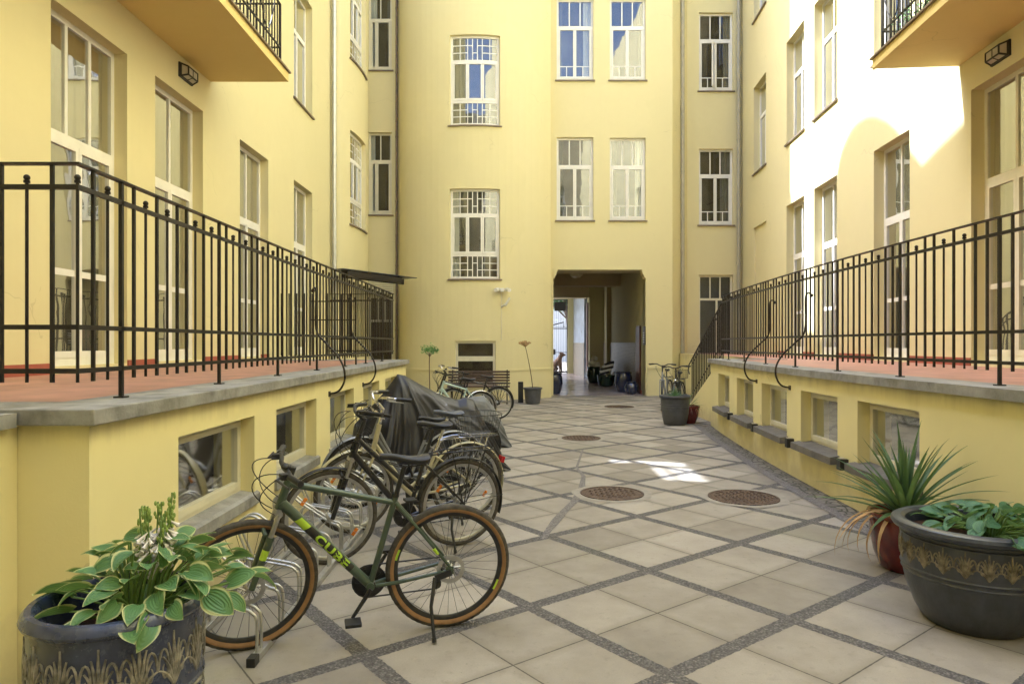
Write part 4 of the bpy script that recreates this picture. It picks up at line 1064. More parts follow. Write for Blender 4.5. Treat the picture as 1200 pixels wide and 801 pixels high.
def wheel(root, cx, R, tr, tyre_mat, side_mat=None, rim_mat='dark_alloy', spoke_mat='alloy', reflector=0, disc=False, rot=None, tread=True, spokes=32, decal=False):
    """wheel: the hub mesh is the part; tyre, rim, spokes ... its sub-parts. rot=(pivot, matrix) turns a steered wheel"""
    def X(mb):
        if rot:
            pv, mt = rot; mb.v = [tuple(mt @ (Vector(p) - pv) + pv) for p in mb.v]
        return mb
    c = Vector((cx, 0, R))
    h = MB(); h.lathe([(.001, -.06), (.012, -.06), (.014, -.045), (.026, -.032), (.026, -.028), (.016, -.02), (.016, .02), (.026, .028), (.026, .032), (.014, .045), (.012, .06), (.001, .06)], c, 16, 'y')
    ho = X(h).build('wheel', M['alloy'], root, smooth=40)
    t = MB(); n = 120 if tread else 64; m = 14
    rows = []
    for i in range(n):
        a = 2*math.pi*i/n; row = []
        for j in range(m):
            b = 2*math.pi*j/m; k = 1.0
            if tread and abs(b) < 1.2 or tread and b > 2*math.pi - 1.2: k = 1.09 if (i + (j % 2)) % 2 else 1.0
            rr = R - tr + tr * k * math.cos(b); row.append((c.x + rr*math.cos(a), tr * .98 * k * math.sin(b), c.z + rr*math.sin(a)))
        rows.append(row)
    n0 = len(t.v)
    for r in rows: t.v += r
    for i in range(n):
        for j in range(m):
            t.f.append((n0 + i*m + j, n0 + i*m + (j+1) % m, n0 + ((i+1) % n)*m + (j+1) % m, n0 + ((i+1) % n)*m + j))
    X(t).build('tyre', M[tyre_mat], ho, smooth=60)
    if side_mat:
        s = MB()
        for sg in (1, -1): s.lathe([(R - tr*2.0, sg * tr*.50), (R - tr*1.55, sg * tr*.93), (R - tr*1.12, sg * tr*1.04), (R - tr*1.0, sg * tr*1.03)], c, 72, 'y')
        X(s).build('sidewall', M[side_mat], ho, smooth=60)
    ri = R - 2*tr
    r = MB(); r.lathe([(ri + .004, -.012), (ri + .004, .012), (ri - .012, .011), (ri - .022, .004), (ri - .022, -.004), (ri - .012, -.011), (ri + .004, -.012)], c, 72, 'y')
    X(r).build('rim', M[rim_mat], ho, smooth=40)
    s = MB()
    for k in range(spokes):
        sg = 1 if k % 2 else -1; a = 2*math.pi*k/spokes; b = a + (.5 if (k // 2) % 2 else -.5)
        s.tube([(c.x + .024*math.cos(b), sg*.03, c.z + .024*math.sin(b)), (c.x + (ri-.02)*math.cos(a), 0, c.z + (ri-.02)*math.sin(a))], .0011, 4, cap=False)
    X(s).build('spokes', M[spoke_mat], ho)
    if disc:
        d = MB(); d.lathe([(.055, .050), (.080, .050), (.080, .0525), (.055, .0525), (.055, .050)], c, 36, 'y', fr=lambda a, z: 1 + .03*math.sin(12*a))
        for k in range(5): a = 2*math.pi*k/5; d.tube([(c.x + .018*math.cos(a), .051, c.z + .018*math.sin(a)), (c.x + .06*math.cos(a+.4), .051, c.z + .06*math.sin(a+.4))], .004, 4)
        X(d).build('brake_disc', M['alloy'], ho)
    for k in range(reflector):
        a = R_(35) + k * 2*math.pi/max(1, reflector); rr = ri * .72; q = MB()
        u = Vector((math.cos(a), 0, math.sin(a))); v = Vector((-u.z, 0, u.x)); q.obox(c + u*rr, v*.030, (0, .006, 0), u*.012)
        X(q).build('reflector', M['orange'], ho, bevel=.003)
    if decal:
        q = MB(); n = 5
        for a0 in (R_(12), R_(200)):
            q.grid([[(c.x + rr*math.cos(a0 + i*.05), .0128, c.z + rr*math.sin(a0 + i*.05)) for rr in (ri + .002, ri - .010)] for i in range(n)])
        X(q).build('rim_decal', M['lime'], ho)
    return ho

def text_mesh(body, size):
    cu = bpy.data.curves.new('lettering', 'FONT'); cu.body = body; cu.size = size; cu.align_x = 'LEFT'; cu.resolution_u = 3; cu.offset = size * .035; cu.space_character = 1.12
    o = bpy.data.objects.new('lettering', cu); COL.objects.link(o)
    dg = bpy.context.evaluated_depsgraph_get(); dg.update()
    me = bpy.data.meshes.new_from_object(o.evaluated_get(dg)); bpy.data.objects.remove(o); bpy.data.curves.remove(cu)
    bm = bmesh.new(); bm.from_mesh(me); bmesh.ops.triangulate(bm, faces=bm.faces)
    bmesh.ops.subdivide_edges(bm, edges=[e for e in bm.edges if e.calc_length() > size * .25], cuts=2)
    V = [tuple(v.co) for v in bm.verts]; bm.verts.ensure_lookup_table(); F = [tuple(v.index for v in f.verts) for f in bm.faces]; bm.free(); bpy.data.meshes.remove(me)
    return V, F

def saddle(root, x, z, mat, L=.27, W=.075, tilt=0):
    s = MB(); rows = []; n = 16; m = 12
    for i in range(n + 1):
        t = i / n; xx = x + L*.55 - L * t
        hw = .018 + (W - .018) * (max(0, (t - .30) / .70)) ** 1.1 if t > .3 else .018
        if t > .92: hw *= 1 - (t - .92) * 4
        if t < .04: hw *= .6
        row = []
        for j in range(m):
            b = 2*math.pi*j/m; zz = math.sin(b); top = z + .012 * math.cos(math.pi * (t - .1) * 1.6) + tilt * (t - .5)
            row.append((xx, hw * math.cos(b), top + (.014 if zz > 0 else .022 + .015*t) * zz - .014))
        rows.append(row)
    n0 = len(s.v)
    for r in rows: s.v += r
    for i in range(n):
        for j in range(m): s.f.append((n0+i*m+j, n0+i*m+(j+1) % m, n0+(i+1)*m+(j+1) % m, n0+(i+1)*m+j))
    s.f.append(tuple(n0+j for j in range(m))); s.f.append(tuple(n0+n*m+j for j in reversed(range(m))))
    o = s.build('saddle', M[mat], root, smooth=60)
    r = MB()
    for sg in (-1, 1): r.tube([(x + .10, sg*.018, z - .04), (x + .04, sg*.022, z - .062), (x - .05, sg*.024, z - .060), (x - .11, sg*.035, z - .045)], .0035, 5)
    r.build('saddle_rails', M['dark_alloy'], o); return o

def fender(root, cx, R, a0, a1, mat, w=.026, gap=.022, name='mudguard'):
    f = MB(); rows = []
    n = 36
    for i in range(n + 1):
        a = R_(a0 + (a1 - a0) * i / n); row = []
        for j in range(7):
            b = -1 + 2*j/6; rr = R + gap - .012 * b*b; row.append((cx + rr*math.cos(a), w*b, R + rr*math.sin(a)))
        rows.append(row)
    f.grid(rows); return f.build(name, M[mat], root, smooth=60, solid=.002)

def bicycle(label, x0, y0, x1, y1, P, group='bicycles parked along the left wall'):
    R, tr = P.get('R', .35), P.get('tr', .019)
    wb = P.get('wb', math.hypot(x1 - x0, y1 - y0)); head = math.atan2(y1 - y0, x1 - x0)
    root = thing('bicycle', label, 'bicycle', (x0, y0, 0), (P.get('lean', 0), 0, head), group)
    col = P['paint']; lo = P.get('low', False)
    BB = Vector((.435, 0, R - .065)); SC_ = Vector((P.get('scx', .30), 0, P.get('scz', .755))); HT = Vector((wb - .205, 0, P.get('htz', .90))); HB = Vector((wb - .155, 0, P.get('htz', .90) - P.get('hl', .145)))
    RA = Vector((0, 0, R)); FA = Vector((wb, 0, R)); hd = (HT - HB).normalized()
    st = P.get('steer', 0); pv = HB.copy(); mt = Matrix.Rotation(st, 3, hd); SR = (pv, mt)
    def SX(p): p = Vector(p); return mt @ (p - pv) + pv
    ty = P.get('tyre', 'rubber')
    wheel(root, 0, R, tr, ty, P.get('side'), P.get('rim', 'dark_alloy'), P.get('spoke', 'alloy'), P.get('refl', 0), P.get('disc', False), None, P.get('tread', False), decal=P.get('decal', False))
    wheel(root, wb, R, tr, ty, P.get('side'), P.get('rim', 'dark_alloy'), P.get('spoke', 'alloy'), P.get('refl', 0), P.get('disc', False), SR, P.get('tread', False))
    # frame
    f = MB(); ft = P.get('frame', 'diamond')
    f.tube([BB, SC_, SC_ + (SC_ - BB).normalized() * .03], .0165, 12)
    f.tube([HB - hd * .015, HT + hd * .012], .022, 12)
    f.tube([BB + Vector((0, -.035, 0)), BB + Vector((0, .035, 0))], .023, 12)
    if ft == 'diamond':
        f.tube([HT - hd * .03, SC_ - Vector((0, 0, .02))], [.019, .016], 12)
        f.tube([HB + hd * .02, BB], [.027, .025], 16)
    elif ft == 'trapez':
        d = (BB - HB).normalized(); f.tube([HT - hd*.03, SC_.lerp(BB, .55)], [.019, .017], 12); f.tube([HB + hd*.02, BB], [.024, .022], 12)
        f.tube([HT - hd * .05 + Vector((0, 0, 0)), HB + hd*.03], .03, 8)
    else:
        c = spline([HB + hd * .07, HB.lerp(BB, .4) + Vector((.02, 0, .03)), BB + Vector((.12, 0, .075)), BB + Vector((.02, 0, .12)), SC_.lerp(BB, .55)], 6); f.tube(c, .017, 10)
        c = spline([HB + hd * .01, HB.lerp(BB, .45) + Vector((.01, 0, -.05)), BB + Vector((.08, 0, .0)), BB], 6); f.tube(c, .019, 10)
    for sg in (-1, 1):
        f.tube([BB + Vector((-.03, sg*.02, 0)), BB.lerp(RA, .35) + Vector((0, sg*.045, -.004)), RA + Vector((.0, sg*.062, 0))], [.012, .011, .009], 8)
        f.tube([SC_ + Vector((0, sg*.016, -.015)), SC_.lerp(RA, .35) + Vector((0, sg*.04, 0)), RA + Vector((0, sg*.062, .012))], [.010, .009, .008], 8)
        f.obox(RA + Vector((.008, sg*.064, .0)), (.022, 0, .0), (0, .003, 0), (0, 0, .022))
    f.tube([SC_.lerp(RA, .30) + Vector((0, -.034, 0)), SC_.lerp(RA, .30) + Vector((0, .034, 0))], .007, 6)
    fo = f.build('frame', M[col], root, smooth=40)
    if P.get('text'):
        d = (BB - HB); L = d.length; d.normalize(); up0 = Vector((0, 1, 0)).cross(d); up0.normalize(); nY = Vector((0, 1, 0))
        def wrap(V, s0, rad=.0282):
            out = []
            for (a, b, _) in V:
                ph = b / .027; c = HB + hd*.02*(1 - min(1, (s0+a)/L)) + d * (s0 + a); rr = rad - .0018 * (s0+a)/L
                out.append(tuple(c + (nY * math.cos(ph) + up0 * math.sin(ph)) * rr))
            return out
        q = MB()
        for (a, b, e) in ((.115, .185, .02),):
            n0 = len(q.v); g_ = [[(a + (b-a)*i/4 + (.015 if j else -.0) * (j/6), -.022 + .044*j/6, 0) for j in range(7)] for i in range(5)]
            q.grid([wrap(r, 0) for r in g_])
        q.build('decal', M['lime'], fo)
        q = MB(); g_ = [[(.190 + .33*i/10, -.025 + .05*j/6, 0) for j in range(7)] for i in range(11)]; q.grid([wrap(r, 0, .0277) for r in g_]); q.build('decal_ground', M['black_plastic'], fo)
        V, F = text_mesh(P['text'], .062); mx = max(v[0] for v in V); q = MB(); k = .235 / mx
        V = [(v[0]*k, (v[1] - .021) * 1.0, 0) for v in V]; q.v = wrap(V, .255); q.f = F; q.build('lettering', M['lime'], fo)
        q = MB(); m_ = RA.lerp(SC_, .28) + Vector((0, .0565, 0)); dd = (SC_ - RA).normalized(); q.tube([m_ - dd*.02, m_ + dd*.02], .0098, 8); q.build('decal', M['lime'], fo)
    # fork
    fk = MB(); crown = HB - hd * .03
    sus = P.get('sus', False)
    ends = []
    for sg in (-1, 1):
        a = crown + Vector((0, sg*.052, 0)); e = FA + Vector((-.012 if sus else 0, sg*.056, 0))
        if sus: fk.tube([SX(a), SX(a.lerp(e, .38))], .0135, 10)
        else: fk.tube([SX(q) for q in bez(a, a.lerp(e, .4), a.lerp(e, .75) + Vector((-.012, 0, 0)), e, 8)], [.0125 - .0006*i for i in range(9)], 8)
    fk.tube([SX(crown + Vector((0, -.058, 0))), SX(crown + Vector((0, .058, 0)))], .019, 10); fk.tube([SX(crown), SX(HB + hd*.01)], .02, 10)
    fko = fk.build('fork', M['alloy' if sus else P.get('fork', col)], root, smooth=40)
    if sus:
        lg = MB()
        for sg in (-1, 1):
            a = crown + Vector((0, sg*.052, 0)); e = FA + Vector((-.012, sg*.056, 0)); lg.tube([SX(a.lerp(e, .30)), SX(a.lerp(e, .36)), SX(e)], [.021, .0195, .0165], 10)
        lg.tube([SX(crown.lerp(FA, .32) + Vector((.02, -.06, .02))), SX(crown.lerp(FA, .28) + Vector((.035, 0, .035))), SX(crown.lerp(FA, .32) + Vector((.02, .06, .02)))], .012, 8)
        lg.build('fork_legs', M[P.get('fork', col)], fko, smooth=40)
        if P.get('text'):
            q = MB(); a = crown + Vector((0, .052, 0)); e = FA + Vector((-.012, .056, 0)); q.tube([SX(a.lerp(e, .46)), SX(a.lerp(e, .60))], .0190, 10); q.build('fork_decal', M['lime'], fko)
    # cockpit
    stem_top = HT + hd * P.get('stack', .055)
    bar_c = stem_top + Vector((P.get('reach', .06), 0, P.get('rise', .025)))
    s = MB(); s.tube([SX(HT), SX(stem_top + hd*.01)], .016, 10); s.tube([SX(stem_top), SX(bar_c)], .016, 10); s.build('stem', M[P.get('stemmat', 'black_plastic')], root, smooth=40)
    b = MB(); sw = P.get('sweep', .04); hw = P.get('barw', .31); ri = P.get('barrise', .0)
    half = [(0, 0, 0), (.0, .06, ri*.2), (-.01, .13, ri), (-sw*.35, .22, ri), (-sw, hw, ri*.8)]
    pts = [Vector((p[0], -p[1], p[2])) + bar_c for p in reversed(half)] + [Vector(p) + bar_c for p in half[1:]]
    sp = [SX(p) for p in spline(pts, 5)]
    b.tube(sp, .0125, 10); bo = b.build('handlebar', M[P.get('bar', 'black_plastic')], root, smooth=40)
    gl = P.get('grip', .12)
    for e, sg in ((sp[0], 1), (sp[-1], -1)):
        idx = 0 if sg == 1 else len(sp) - 1; nb = sp[idx + sg*2]; dv = (nb - e).normalized()
        q = MB(); q.tube([e - dv*.006, e + dv*.03, e + dv*gl], [.017, .0158, .0165], 10); q.build('grip', M['black_plastic'], bo, smooth=40)
        q = MB(); c = e + dv * (gl + .03); fw_ = (SX(Vector((1, 0, 0)) + pv) - pv); q.obox(c + Vector((0, 0, -.004)) + fw_*.012, dv*.018, fw_*.02, (0, 0, .014))
        q.tube([c + fw_*.03 + Vector((0, 0, -.006)), c + fw_*.055 - dv*.02 + Vector((0, 0, -.014)), e + fw_*.05 + dv*.01 + Vector((0, 0, -.02))], [.007, .006, .005], 6); q.build('brake_lever', M['black_plastic' if not P.get('silver') else 'alloy'], bo, smooth=40)
    cb = MB()
    for sg, d_ in ((1, .10), (-1, .14)):
        y_ = sg * hw * .45; a = SX(bar_c + Vector((.02, y_, -.005))); e = SX(crown + Vector((.03, sg*.03, .03))) if sg > 0 else SX(HB + Vector((-.02, -.02, .02)))
        cb.tube(bez(a, a + Vector((d_ + .06, -sg*.02, .03)), e + Vector((.15, sg*.05, .10)), e, 14), .0028, 5)
        cb.tube(bez(a + Vector((0, .02*sg, 0)), a + Vector((d_, .04*sg, -.06)), e + Vector((.12, -sg*.06, .02)), e + Vector((-.02, 0, -.04)), 14), .0028, 5)
    cb.build('cables', M['black_plastic'], root)
    if P.get('bell', True):
        q = MB(); q.ball(SX(bar_c + Vector((0, .10, .024))), .022, 10, 6, (1, 1, .7)); q.build('bell', M['black_plastic'], bo, smooth=40)
    # seat
    sz = P.get('saddle_z', .985); dirS = (SC_ - BB).normalized(); spt = SC_ + dirS * ((sz - .06 - SC_.z) / dirS.z)
    q = MB(); q.tube([SC_, spt], .0138, 10); q.lathe([(.020, 0), (.020, .02)], SC_ + dirS*.015, 12); q.build('seat_post', M[P.get('post', 'black_plastic')], root, smooth=40)
    saddle(root, spt.x - .01, sz, P.get('saddle', 'saddle'), W=P.get('sadw', .07))
    # drivetrain (right side, -y)
    yd = -.048
    q = MB(); q.lathe([(.030, yd - .002), (.088, yd - .002), (.092, yd), (.088, yd + .002), (.030, yd + .002), (.030, yd - .002)], BB, 40, 'y', fr=lambda a, z: 1 + .015*math.sin(38*a))
    for k in range(5): a = 2*math.pi*k/5; q.tube([BB + Vector((0, yd, 0)), BB + Vector((.075*math.cos(a), yd, .075*math.sin(a)))], .007, 6)
    if P.get('guard_disc', False): q.lathe([(.06, yd - .012), (.105, yd - .012), (.105, yd - .008), (.06, yd - .008)], BB, 36, 'y')
    ch = q.build('crankset', M['dark_alloy'], root, smooth=40)
    ca = P.get('crank', R_(250))
    for sg, aa in ((-1, ca), (1, ca + math.pi)):
        e = BB + Vector((.17*math.cos(aa), sg*.075, .17*math.sin(aa))); q = MB()
        q.tube([BB + Vector((0, sg*.058, 0)), e], [.013, .010], 8); q.build('crank_arm', M['dark_alloy'], ch, smooth=40)
        q = MB(); q.obox(e + Vector((0, sg*.055, 0)), (.042, 0, 0), (0, .04, 0), (0, 0, .010)); q.build('pedal', M['black_plastic'], ch, bevel=.004)
    q = MB(); q.lathe([(.012, yd + .008), (.045, yd + .008), (.045, yd), (.033, yd - .008), (.026, yd - .012), (.012, yd - .012)], RA, 28, 'y', fr=lambda a, z: 1 + .02*math.sin(20*a)); q.build('cassette', M['alloy'], root, smooth=30)
    if P.get('chaincase'):
        q = MB(); pr = [Vector((BB.x + .12*math.cos(t), yd - .022, BB.z + .12*math.sin(t))) for t in [R_(-90 + 15*i) for i in range(13)]]; pr += [Vector((.06, yd - .022, R + .055)), Vector((.02, yd - .022, R)), Vector((.06, yd - .022, R - .055))]; q.prism(pr, (0, .012, 0)); q.build('chain_case', M['black_plastic'], root)
    q = MB(); jk = Vector((.03, yd, R - .075)); j2 = Vector((.055, yd, R - .125))
    q.tube([Vector((BB.x, yd, BB.z + .091)), Vector((0, yd, R + .036))], .0045, 5); q.tube([Vector((BB.x, yd, BB.z - .091)), j2 + Vector((0, 0, -.022)), j2 + Vector((-.02, 0, .01)), jk + Vector((.02, 0, .0)), jk + Vector((-.02, 0, .02)), Vector((-.03, yd, R + .01))], .0045, 5)
    q.tube([Vector((BB.x + .091*math.cos(t), yd, BB.z + .091*math.sin(t))) for t in [R_(-90 + 18*i) for i in range(11)]], .005, 5); q.build('chain', M['dark_alloy'], root)
    q = MB(); q.tube([RA + Vector((.01, yd - .02, -.02)), jk + Vector((0, -.012, 0)), j2 + Vector((0, -.008, 0))], [.014, .016, .010], 8)
    for c in (jk, j2): q.lathe([(.001, -.006), (.022, -.006), (.022, .006), (.001, .006)], c, 14, 'y')
    q.build('rear_derailleur', M['black_plastic'], root, smooth=40)
    if P.get('stand', True):
        lean = P.get('lean', 0); foot_y = .21; 
        a = Vector((.09, .07, R - .03)); zf = -math.sin(lean) * foot_y / max(.2, math.cos(lean)) + .008
        e = Vector((.115, foot_y, zf)); mid = a.lerp(e, .45) + Vector((.02, 0, 0)); q = MB()
        q.obox(RA + Vector((.045, .072, -.02)), (.045, 0, -.012), (0, .007, 0), (.006, 0, .016)); q.tube([a, mid, e], [.012, .010, .009], 8); q.tube([e + (mid - e)*.14, e], .013, 8); q.build('kickstand', M['black_plastic'], root, smooth=40)
    if P.get('fender'):
        fender(root, 0, R, P.get('f0', 10), P.get('f1', 200), P['fender']); fo2 = fender(root, wb, R, -10, 130, P['fender'])
        if st: fo2.data.transform(Matrix.Translation(pv) @ mt.to_4x4() @ Matrix.Translation(-pv))
        q = MB()
        for sg in (-1, 1):
            q.tube([RA + Vector((0, sg*.068, .01)), Vector((-(R+.02)*.72, sg*.03, R + (R+.02)*.69))], .0028, 5); q.tube([RA + Vector((0, sg*.068, .01)), Vector((-(R+.02)*.98, sg*.03, R + (R+.02)*.1))], .0028, 5)
        q.build('mudguard_stays', M['dark_alloy'], root)
    if P.get('rack'):
        q = MB(); z = R*2 + .075
        for sg in (-1, 1):
            q.tube([(SC_.x - .04, sg*.03, z - .02), (.12, sg*.06, z), (-.25, sg*.06, z), (-.27, 0, z)], .006, 6)
            for x in (.10, -.05, -.18): q.tube([(x, sg*.06, z), (-.0 + x*.1, sg*.072, R + .02)], .005, 6)
        for x in (.08, -.03, -.14, -.22): q.tube([(x, -.06, z), (x, .06, z)], .004, 5)
        q.build('luggage_rack', M[P['rack']], root, smooth=40)
    if P.get('basket'):
        q = MB(); z0 = R*2 + .085; x0_, x1_ = .10, -.30; H = .19
        def ringp(k, z, n=28):
            o = []; 
            for i in range(n):
                a = 2*math.pi*i/n; ca_, sa = math.cos(a), math.sin(a)
                ex = (abs(ca_)**.6)*(1 if ca_ > 0 else -1); ey = (abs(sa)**.6)*(1 if sa > 0 else -1); o.append(Vector(((x0_+x1_)/2 + ex*.20*k, ey*.15*k, z)))
            return o
        r0, r1 = ringp(.85, z0), ringp(1.05, z0 + H)
        for fz, rad in ((0, .003), (.25, .0016), (.5, .0016), (.75, .0016), (1, .004)): q.tube([a.lerp(b_, fz) for a, b_ in zip(r0, r1)], rad, 5, closed=True)
        for a, b_ in zip(r0, r1): q.tube([a, b_], .0015, 4)
        for i in range(9):
            y = -.12 + .03*i; q.tube([(x0_ - .03, y, z0), (x1_ + .03, y, z0)], .0015, 4)
        q.build('wire_basket', M['dark_alloy'], root)
    if P.get('tail'):
        q = MB(); q.obox((-(R+.045)*math.cos(R_(28)), 0, R + (R+.045)*math.sin(R_(28))), (.018, 0, .006), (0, .035, 0), (-.008, 0, .028)); q.build('tail_light', M['red_lens'], root, bevel=.005)
    if P.get('headlight'):
        c = SX(crown + Vector((.07, 0, .05))); q = MB(); q.ball(c, .038, 12, 8, (1, .9, .9)); q.build('headlight', M['chrome'], root, smooth=40)
    if P.get('skirt'):
        q = MB(); c = RA
        for k in range(14):
            a = R_(40 + 8*k); q.tube([(c.x + (R+.005)*math.cos(a), .036, c.z + (R+.005)*math.sin(a)), (.02, .062, R + .02)], .0016, 4)
        q.build('skirt_guard', M['dark_alloy'], root)
    return root

HD = Vector((-.985, -.30, 0)).normalized()
bicycle('olive green mountain bike with lime lettering and tan sided tyres, nearest of the parked bicycles', -.365, 3.87, -.365 + HD.x*1.055, 3.87 + HD.y*1.055,
        dict(paint='bike_green', fork='bike_green', R=.352, tr=.022, side='tan_wall', tyre='dusty_rubber', tread=True, text='CUBE', sus=True, disc=True, lean=R_(-5), steer=R_(9), decal=True, scx=.305, scz=.755, htz=.905, saddle_z=1.0, barw=.32, crank=R_(125), reach=.05, stack=.05, spoke='dark_alloy'))
bicycle('black trekking bicycle with black mudguards and rack standing right behind the olive one', -.42, 5.42, -1.33, 4.96,
        dict(paint='bike_black', fork='bike_black', frame='trapez', R=.345, tr=.019, tyre='dusty_rubber', rim='alloy', fender='black_plastic', rack='dark_alloy', refl=2, lean=R_(-4), steer=R_(-4), sus=True, stack=.12, rise=.05, barrise=.03, sweep=.12, barw=.30, saddle_z=1.0, sadw=.10, crank=R_(262), htz=.93, scx=.31, scz=.70))
bicycle('champagne step through city bicycle with a wire rear basket and red tail light', -.42, 6.22, -1.34, 5.78,
        dict(paint='bike_cream', frame='step', R=.345, tr=.019, tyre='dusty_rubber', rim='alloy', fender='bike_cream', rack='chrome', basket=True, refl=2, lean=R_(-3), steer=R_(5), stack=.14, rise=.07, barrise=.05, sweep=.20, barw=.28, saddle='saddle_grey', saddle_z=1.0, sadw=.10, bar='chrome', silver=True, post='chrome', stemmat='chrome', tail=True, headlight=True, htz=.90, hl=.22, scx=.31, scz=.62, chaincase=True, skirt=True))
bicycle('silver grey bicycle half hidden between the champagne one and the black cover', -.62, 7.02, -1.50, 6.62,
        dict(paint='bike_grey', R=.345, tr=.02, rim='alloy', frame='step', fender='bike_grey', lean=R_(-3), steer=R_(8), stack=.06, barw=.28, saddle_z=.86, bar='chrome', silver=True, refl=1, scz=.62, htz=.86))
bicycle('pale teal bicycle with silver handlebar beyond the covered motorcycle', -.62, 13.0, -1.45, 12.5,
        dict(paint='bike_teal', R=.345, tr=.02, rim='alloy', fender='chrome', stack=.14, rise=.08, barrise=.06, sweep=.15, bar='chrome', silver=True, saddle_z=.95, lean=R_(-3), refl=1))
bicycle('dark bicycle parked just in front of the slatted bench', -.30, 14.4, -1.22, 13.95,
        dict(paint='bike_black', R=.345, tr=.02, rim='alloy', fender='black_plastic', stack=.08, saddle_z=.93, lean=R_(-3), refl=1, rack='dark_alloy'))
bicycle('dull dark bicycle squeezed in beside the pale teal one', -.70, 13.7, -1.55, 13.25,
        dict(paint='bike_black', R=.33, tr=.02, rim='alloy', stack=.1, saddle_z=.9, lean=R_(-3), steer=R_(10)))
bicycle('dark bicycle leaning at the foot of the steps at the back right', 4.0, 15.95, 3.62, 15.0,
        dict(paint='bike_black', R=.345, tr=.02, rim='alloy', fender='black_plastic', stack=.1, rise=.05, barrise=.04, sweep=.12, saddle_z=.95, lean=R_(3), stand=False, headlight=True, basket=True, rack='dark_alloy'), group='bicycles in the courtyard')

bicycle('second dark bicycle pushed in beside the steps behind the other one', 3.95, 17.0, 3.55, 16.1,
        dict(paint='bike_grey', R=.345, tr=.02, rim='alloy', fender='black_plastic', stack=.12, rise=.05, barrise=.04, sweep=.12, saddle_z=.97, lean=R_(3), stand=False, rack='dark_alloy', steer=R_(12)), group='bicycles in the courtyard')
# =================================================================== bicycle rack
rk = thing('bicycle_rack', 'low galvanised steel bicycle rack with hooped wheel slots along the left wall', 'bicycle rack', (-1.5, 5, 0))
for x in (-1.29, -1.70):
    w = MB(); w.box(x - .02, x + .02, 3.40, 7.3, .004, .038); w.build('ground_rail', M['steel'], rk, world=True, bevel=.003)
for x in (-1.29, -1.70):
    for y in (3.40, 7.3):
        w = MB(); w.box(x - .022, x + .022, y - .035, y + .03, .0, .045); w.build('end_cap', M['black_plastic'], rk, world=True, bevel=.003)
Y = 3.48; k = 0
while Y < 7.2:
    w = MB(); hi = k % 2 == 1
    z1 = .25; zin = .47 if hi else .30
    for dy in (-.03, .03):
        y = Y + dy
        w.tube(spline([(-1.29, y, .035), (-1.29, y, z1 - .06), (-1.315, y, z1 - .012), (-1.37, y, z1 + .01), (-1.60, y, zin - .06 if hi else zin)], 5), .0085, 8)
        if hi: w.tube(spline([(-1.60, y, zin - .06), (-1.68, y, zin), (-1.75, y, zin - .01), (-1.79, y, zin - .08), (-1.72, y, .20), (-1.70, y, .035)], 5), .0085, 8)
        else: w.tube(spline([(-1.60, y, zin), (-1.66, y, zin - .01), (-1.70, y, zin - .07), (-1.70, y, .035)], 5), .0085, 8)
    w.build('wheel_hoop', M['steel'], rk, world=True, smooth=50)
    Y += .335; k += 1

# =================================================================== covered motorcycles
def cover(label, cat, c0, heading, L, ridge, hw, mat, seed, amp=.085):
    o = thing('covered_motorcycle', label, cat, (c0[0], c0[1], 0), (0, 0, heading))
    rr = random.Random(seed); ph = [rr.uniform(0, 6.3) for _ in range(8)]
    na, nb = 150, 110; rows = []
    def interp(tab, t):
        for (a, va), (b, vb) in zip(tab, tab[1:]):
            if a <= t <= b: s = (t - a) / (b - a); return va + (vb - va) * s
        return tab[-1][1]
    for i in range(na + 1):
        a = i / na; row = []
        h = interp(ridge, a); wd = interp(hw, a)
        for j in range(nb + 1):
            s = -1 + 2*j/nb; q = abs(s)
            k = q ** 1.0
            fold = sum(math.sin((5 + 4.3*m) * a * 3.1 + ph[m] + .9*s*m) * (.55 ** m) for m in range(4))
            aa = a - .29; pl = math.atan2(aa * 2.2, .10 + q)          # pleats fan out from the handlebar peak
            rdg = sum((1 - abs(math.sin(kk * pl + ph[m] + (1.3 if s > 0 else 0)))) ** 2.2 * wt for m, (kk, wt) in enumerate(((5.0, .9), (8.3, .55), (13.1, .3))))
            rdg2 = sum((1 - abs(math.sin(kk * a + ph[m+3] + .6*s))) ** 2.5 * wt for m, (kk, wt) in enumerate(((9.0, .5), (15.0, .35))))
            fold = .35 * fold + (rdg - .55) * 1.1 + (rdg2 - .3) * .7
            y = (1 if s > 0 else -1) * (wd * (.10 * min(1, q*6) + .90 * k ** .85) + amp * fold * q ** 1.2)
            z = (h + .02 * (rdg - .5) * min(1, 4*q)) * (1 - k ** 1.35) + .012 * math.sin(31*a + ph[1]) * q + .03*math.sin(9*a + ph[2] + 3*s)*q*(1-q)
            sag = .035 * math.sin(14 * a + 6 * s + ph[5]) * (1 - q) * q * 4
            z = max(.012 + .02 * abs(math.sin(17*a + ph[6])) * q, z - abs(sag) * .6)
            x = (a - .5) * L + .03 * math.sin(8*s + ph[3] + 4*a) * q
            v = mnoise.noise(Vector((x*4, y*4, z*4 + seed))) * .018
            row.append((x + v, y + v*.7, z))
        rows.append(row)
    w = MB(); w.grid(rows)
    # close both ends down to the ground
    for r in (rows[0], rows[-1]):
        out = -1 if r is rows[0] else 1
        w.grid([r, [(p[0] + out*.05, p[1], p[2]*.5) for p in r], [(p[0] + out*.07, p[1], .012) for p in r]])
    w.build('tarpaulin', M[mat], o, smooth=75)
    return o
ridge = [(0, .66), (.1, .84), (.2, 1.05), (.28, 1.23), (.33, 1.21), (.45, 1.08), (.6, .95), (.69, .90), (.75, .93), (.80, .90), (.88, .64), (1, .28)]
hwt = [(0, .30), (.15, .52), (.3, .48), (.5, .40), (.7, .42), (.85, .36), (1, .22)]
